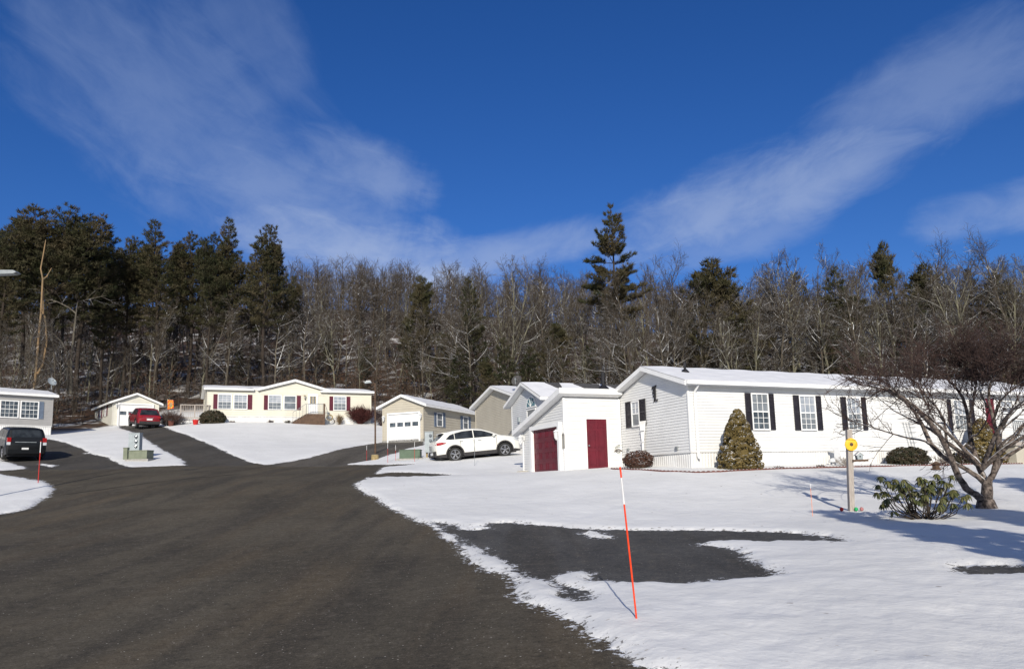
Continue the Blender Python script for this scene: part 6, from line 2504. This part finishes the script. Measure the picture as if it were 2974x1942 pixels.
# street lamp by the tan garage
q = P(1090, 1318, 46.5)
q.z = H(q.x, q.y)
tz = P(1090, 1112, 46.5).z - q.z
e = thing('street_lamp', 'thin grey street lamp pole in front of the cream home right end', 'street lamp', q)
mb = MB()
mb.tube([(0, 0, -.3), (0, 0, tz * .5), (-.01, 0, tz)], [.055, .048, .04], 10)
mb.build('pole', ['wood_brown'], e)
mb = MB()
mb.tube([(-.01, 0, tz - .06), (-.12, -.01, tz + .03), (-.24, -.02, tz + .05)], .025, 6)
mb.build('arm', ['wood_brown'], e)
mb = MB()
mb.prism([(-.20, tz + .02), (-.60, tz - .02), (-.64, tz + .05), (-.55, tz + .12), (-.28, tz + .13)], -.11, .11, lambda p_, q_, o_: (p_, o_ - .02, q_))
mb.build('lamp_head', ['utility_grey'], e)
mb = MB()
mb.prism([(-.28, tz + .132), (-.55, tz + .122), (-.54, tz + .15), (-.29, tz + .16)], -.10, .10, lambda p_, q_, o_: (p_, o_ - .02, q_))
mb.build('snow_cap', ['snow'], e)
# lamp whose head reaches in at the left edge
Yl = 24.0
hd_ = P(18, 792, Yl)
bx = hd_.x - 2.6
e = thing('street_lamp', 'grey street lamp head reaching in at the left edge of the photo', 'street lamp', (bx, Yl, H(bx, Yl)))
hz = hd_.z - H(bx, Yl)
mb = MB()
mb.tube([(0, 0, -.3), (0, 0, hz - .4)], [.09, .06], 10)
mb.build('pole', ['grey_metal'], e)
mb = MB()
mb.tube([(0, 0, hz - .5), (.5, 0, hz - .1), (1.4, 0, hz), (2.3, 0, hz)], .03, 6)
mb.build('arm', ['grey_metal'], e)
mb = MB()
mb.prism([(2.2, hz - .02), (2.3, hz + .07), (2.9, hz + .05), (3.0, hz - .02), (2.9, hz - .06), (2.3, hz - .07)], -.13, .13, lambda p_, q_, o_: (p_, o_, q_))
mb.build('lamp_head', ['grey_metal'], e)
# wooden deck at the left of the cream home, flower pots, flag
a_ = P(523, 1226, 67.0)
e = thing('wooden_deck', 'weathered deck rail with white lattice skirting left of the cream home', 'deck', a_, AX)
mb = MB()
for x in (0, 1.15, 2.3):
    mb.box(x - .04, x + .04, -.04, .04, -.4, 1.55)
mb.box(-.05, 2.4, -.05, .05, 1.5, 1.57)
mb.box(-.05, 2.4, -.03, .03, .98, 1.03)
mb.box(-.05, 2.4, -.05, 2.4, .36, .46)
for i in range(16):
    x = .1 + 2.15 * i / 15
    mb.box(x - .013, x + .013, -.012, .012, .46, 1.5)
mb.build('railing', ['wood_grey'], e)
mb = MB()
for i in range(20):
    x = -.05 + 2.4 * i / 19
    for sg_ in (-1, 1):
        x2 = x + sg_ * .5
        if -.1 < x2 < 2.45:
            mb.tube([(x, -.06, -.15), (x2, -.06, .36)], .016, 3)
mb.build('lattice', ['trim_white'], e)
for px, Y, lb in ((568, 66.0, 'red flower pot in front of the white deck lattice'), (497, 65.8, 'dark red flower pot on the bank right of the red car')):
    q = P(px, 1229, Y)
    q.z = H(q.x, q.y)
    e = thing('flower_pot', lb, 'pot', q)
    mb = MB()
    mb.lathe([(.17, -.05), (.24, .38), (.26, .40), (.26, .46), (.22, .46), (.20, .40)], 14)
    mb.build('pot_body', ['red_plastic' if px == 568 else 'brick_edge'], e)
    mb = MB()
    mb.lathe([(.21, .40), (.02, .41)], 12)
    mb.build('soil', ['wood_brown'], e)
q = P(491, 1236, 66.0)
q.z = H(q.x, q.y)
zc = P(491, 1176, 66.0).z - q.z
e = thing('garden_flag', 'orange and yellow sunflower garden flag on a thin pole by the red car', 'flag', q)
mb = MB()
mb.tube([(-.22, 0, -.2), (-.22, 0, zc + .55)], .018, 6)
mb.tube([(-.22, 0, zc + .5), (.3, 0, zc + .42)], .014, 5)
mb.build('pole', ['grey_metal'], e)
mb = MB()
nseg = 8
for i in range(nseg):
    for j in range(nseg):
        def pt(i, j):
            f, k = i / nseg, j / nseg
            return (-.20 + .52 * f, .06 * math.sin(f * 5 + k * 2), zc + .48 - .08 * f - .85 * k + .18 * f * k)
        mb.quad(pt(i, j), pt(i + 1, j), pt(i + 1, j + 1), pt(i, j + 1), 0 if (i - 4) ** 2 + (j - 4) ** 2 < 6 else (1 if (i + j) % 3 else 2))
mb.build('cloth', ['wood_tan', 'orange', 'yellow'], e, recalc=False)
# bits round the white garage: downspout splash stone, dark tray beyond the crossover
q = P(1518, 1371, 33.9)
q.z = H(q.x, q.y)
e = thing('splash_stone', 'small tan stone at the foot of the garage corner', 'stone', q)
mb = MB()
mb.lathe([(.26, -.05), (.28, .04), (.2, .08), (.03, .10)], 9, 0, lambda x, y, z: (x * 1.2, y * .6, z))
mb.build('stone', ['siding_tan'], e)
# ------------------------------------------------------------------ offscreen evergreens, sky, sun, camera
for x, y, sc, sx, lb in ((6.95, 3.0, 1.02, .95, 'slim cedar beside the road whose long shadow crosses the snow'), (10.0, 3.0, 1.05, 1.5, 'broad cedar whose shadow darkens the lawn by the garden tree'), (14.6, 6.0, 1.25, 1.6, 'broad cedar whose shadow falls on the bank beyond the garden tree')):
    CT_.place(x, y, sc, rnd.uniform(0, 6), lb, sxy=sx)

SUN_EL, SUN_AZ = R(23.5), R(181.5)      # azimuth clockwise from the view direction
w = bpy.data.worlds.new('World')
scene.world = w
w.use_nodes = True
nt = w.node_tree
bg = nt.nodes['Background']
sky = nt.nodes.new('ShaderNodeTexSky')
sky.sky_type = 'NISHITA'
sky.sun_disc = False
sky.sun_elevation = SUN_EL
sky.sun_rotation = SUN_AZ
sky.altitude = 150
sky.air_density = 1.0
sky.dust_density = .25
sky.ozone_density = 3.0
hs = nt.nodes.new('ShaderNodeHueSaturation')
hs.inputs['Saturation'].default_value = 1.25
nt.links.new(sky.outputs[0], hs.inputs['Color'])
tint = nt.nodes.new('ShaderNodeMix')
tint.data_type = 'RGBA'
tint.blend_type = 'MULTIPLY'
tint.inputs[0].default_value = 1.0
tint.inputs[7].default_value = (.58, .72, 1.10, 1)
nt.links.new(hs.outputs[0], tint.inputs[6])
tc = nt.nodes.new('ShaderNodeTexCoord')
sep = nt.nodes.new('ShaderNodeSeparateXYZ')
nt.links.new(tc.outputs['Generated'], sep.inputs[0])
az = math_(nt, 'ARCTAN2', sep.outputs['X'], sep.outputs['Y'])
el = math_(nt, 'ARCSINE', sep.outputs['Z'])
cmb = nt.nodes.new('ShaderNodeCombineXYZ')
nt.links.new(az, cmb.inputs[0])
nt.links.new(el, cmb.inputs[1])
# cirrus lies on a high sheet: direction projected on it
zc_ = math_(nt, 'MAXIMUM', sep.outputs['Z'], .05)
pl = nt.nodes.new('ShaderNodeCombineXYZ')
nt.links.new(math_(nt, 'DIVIDE', sep.outputs['X'], zc_), pl.inputs[0])
nt.links.new(math_(nt, 'DIVIDE', sep.outputs['Y'], zc_), pl.inputs[1])


def dir_ae(px, py):
    d = ray(px, py)
    d = d / np.linalg.norm(d)
    return math.atan2(d[0], d[1]), math.asin(d[2])


warp = noise_(nt, 5.5, 6, cmb.outputs[0], .6, .8)
warp2 = noise_(nt, 4.0, 5, pl.outputs[0], .6)


def band(p0, p1, w0, amp, soft=1.0):
    """soft streak of cloud between two sky directions"""
    a0, e0 = dir_ae(*p0)
    a1, e1 = dir_ae(*p1)
    L = math.hypot(a1 - a0, e1 - e0)
    ux_, uy_ = (a1 - a0) / L, (e1 - e0) / L
    da = math_(nt, 'SUBTRACT', az, a0)
    de = math_(nt, 'SUBTRACT', el, e0)
    t_ = math_(nt, 'DIVIDE', math_(nt, 'ADD', math_(nt, 'MULTIPLY', da, ux_), math_(nt, 'MULTIPLY', de, uy_)), L)
    s_ = math_(nt, 'ADD', math_(nt, 'MULTIPLY', da, -uy_), math_(nt, 'MULTIPLY', de, ux_))
    ws = w0 / FPX
    tt = math_(nt, 'SUBTRACT', t_, math_(nt, 'MULTIPLY_ADD', t_, 0, .5))
    ex = math_(nt, 'MULTIPLY', tt, 2.0)
    q = math_(nt, 'ADD', math_(nt, 'POWER', math_(nt, 'ABSOLUTE', ex), 3.0), math_(nt, 'POWER', math_(nt, 'DIVIDE', math_(nt, 'ABSOLUTE', s_), ws), 2.0))
    # wisps along the streak
    c = nt.nodes.new('ShaderNodeCombineXYZ')
    nt.links.new(math_(nt, 'MULTIPLY', t_, L * 5.0), c.inputs[0])
    nt.links.new(math_(nt, 'MULTIPLY', s_, 13.0), c.inputs[1])
    n = noise_(nt, 1.9, 7, c.outputs[0], .62, .5)
    f = math_(nt, 'ADD', math_(nt, 'SUBTRACT', 1.0, q), math_(nt, 'MULTIPLY', math_(nt, 'SUBTRACT', math_(nt, 'ADD', warp, n), 1.0), 2.2))
    return math_(nt, 'MULTIPLY', sstep(nt, f, -.55, 1.5), amp)


m_ = None
for b_ in (((60, -80), (900, 560), 250, .36), ((380, 400), (1200, 640), 120, .46), ((600, -80), (880, 280), 130, .26), ((800, 420), (1260, 560), 100, .52), ((640, 620), (1400, 800), 120, .8),
           ((1080, 810), (1820, 650), 62, .55), ((880, 810), (1460, 800), 70, .9), ((1720, 730), (2720, 360), 112, .64), ((2320, 430), (3120, 30), 115, .42), ((2650, 650), (3200, 560), 65, .5), ((1850, 770), (2400, 620), 60, .36)):
    f = band(*b_)
    m_ = f if m_ is None else math_(nt, 'MAXIMUM', m_, f)
cloud = mixc(nt, sstep(nt, el, .1, .6), (5.6, 6.6, 8.9), (3.2, 4.3, 7.0))
col = mixc(nt, math_(nt, 'MULTIPLY', m_, .9), tint.outputs[2], cloud)
# unseen sky behind the camera: added whitish veil that makes fill light less blue
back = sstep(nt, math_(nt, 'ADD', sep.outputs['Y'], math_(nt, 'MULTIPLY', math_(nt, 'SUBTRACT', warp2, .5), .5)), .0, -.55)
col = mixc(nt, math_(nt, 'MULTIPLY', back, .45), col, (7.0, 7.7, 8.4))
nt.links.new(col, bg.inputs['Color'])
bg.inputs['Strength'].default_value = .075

sd_ = bpy.data.lights.new('sun', 'SUN')
sd_.energy = 4.2
sd_.angle = R(.53)
sd_.color = (1.0, .93, .81)
so = bpy.data.objects.new('sun', sd_)
COL.objects.link(so)
dirv = Vector((math.sin(SUN_AZ) * math.cos(SUN_EL), math.cos(SUN_AZ) * math.cos(SUN_EL), math.sin(SUN_EL)))
so.rotation_euler = dirv.to_track_quat('Z', 'Y').to_euler()
so.location = (0, -10, 30)

cd = bpy.data.cameras.new('camera')
cam = bpy.data.objects.new('camera', cd)
COL.objects.link(cam)
cam.matrix_world = Matrix.Translation((0, 0, CAM_H)) @ CAM_M.to_4x4()
cd.sensor_width = 36.0
cd.lens = FPX / 2974.0 * 36.0
cd.shift_y = (CY - 971.0) / 2974.0
cd.clip_start = .05
cd.clip_end = 3000
scene.camera = cam
scene.view_settings.view_transform = 'Standard'
scene.view_settings.look = 'None'
scene.view_settings.exposure = 0.22
scene.cycles.max_bounces = 4
scene.cycles.diffuse_bounces = 2
scene.cycles.glossy_bounces = 2
scene.cycles.transmission_bounces = 2
scene.cycles.transparent_max_bounces = 4
scene.cycles.caustics_reflective = False
scene.cycles.caustics_refractive = False
scene.view_settings.gamma = 1.0
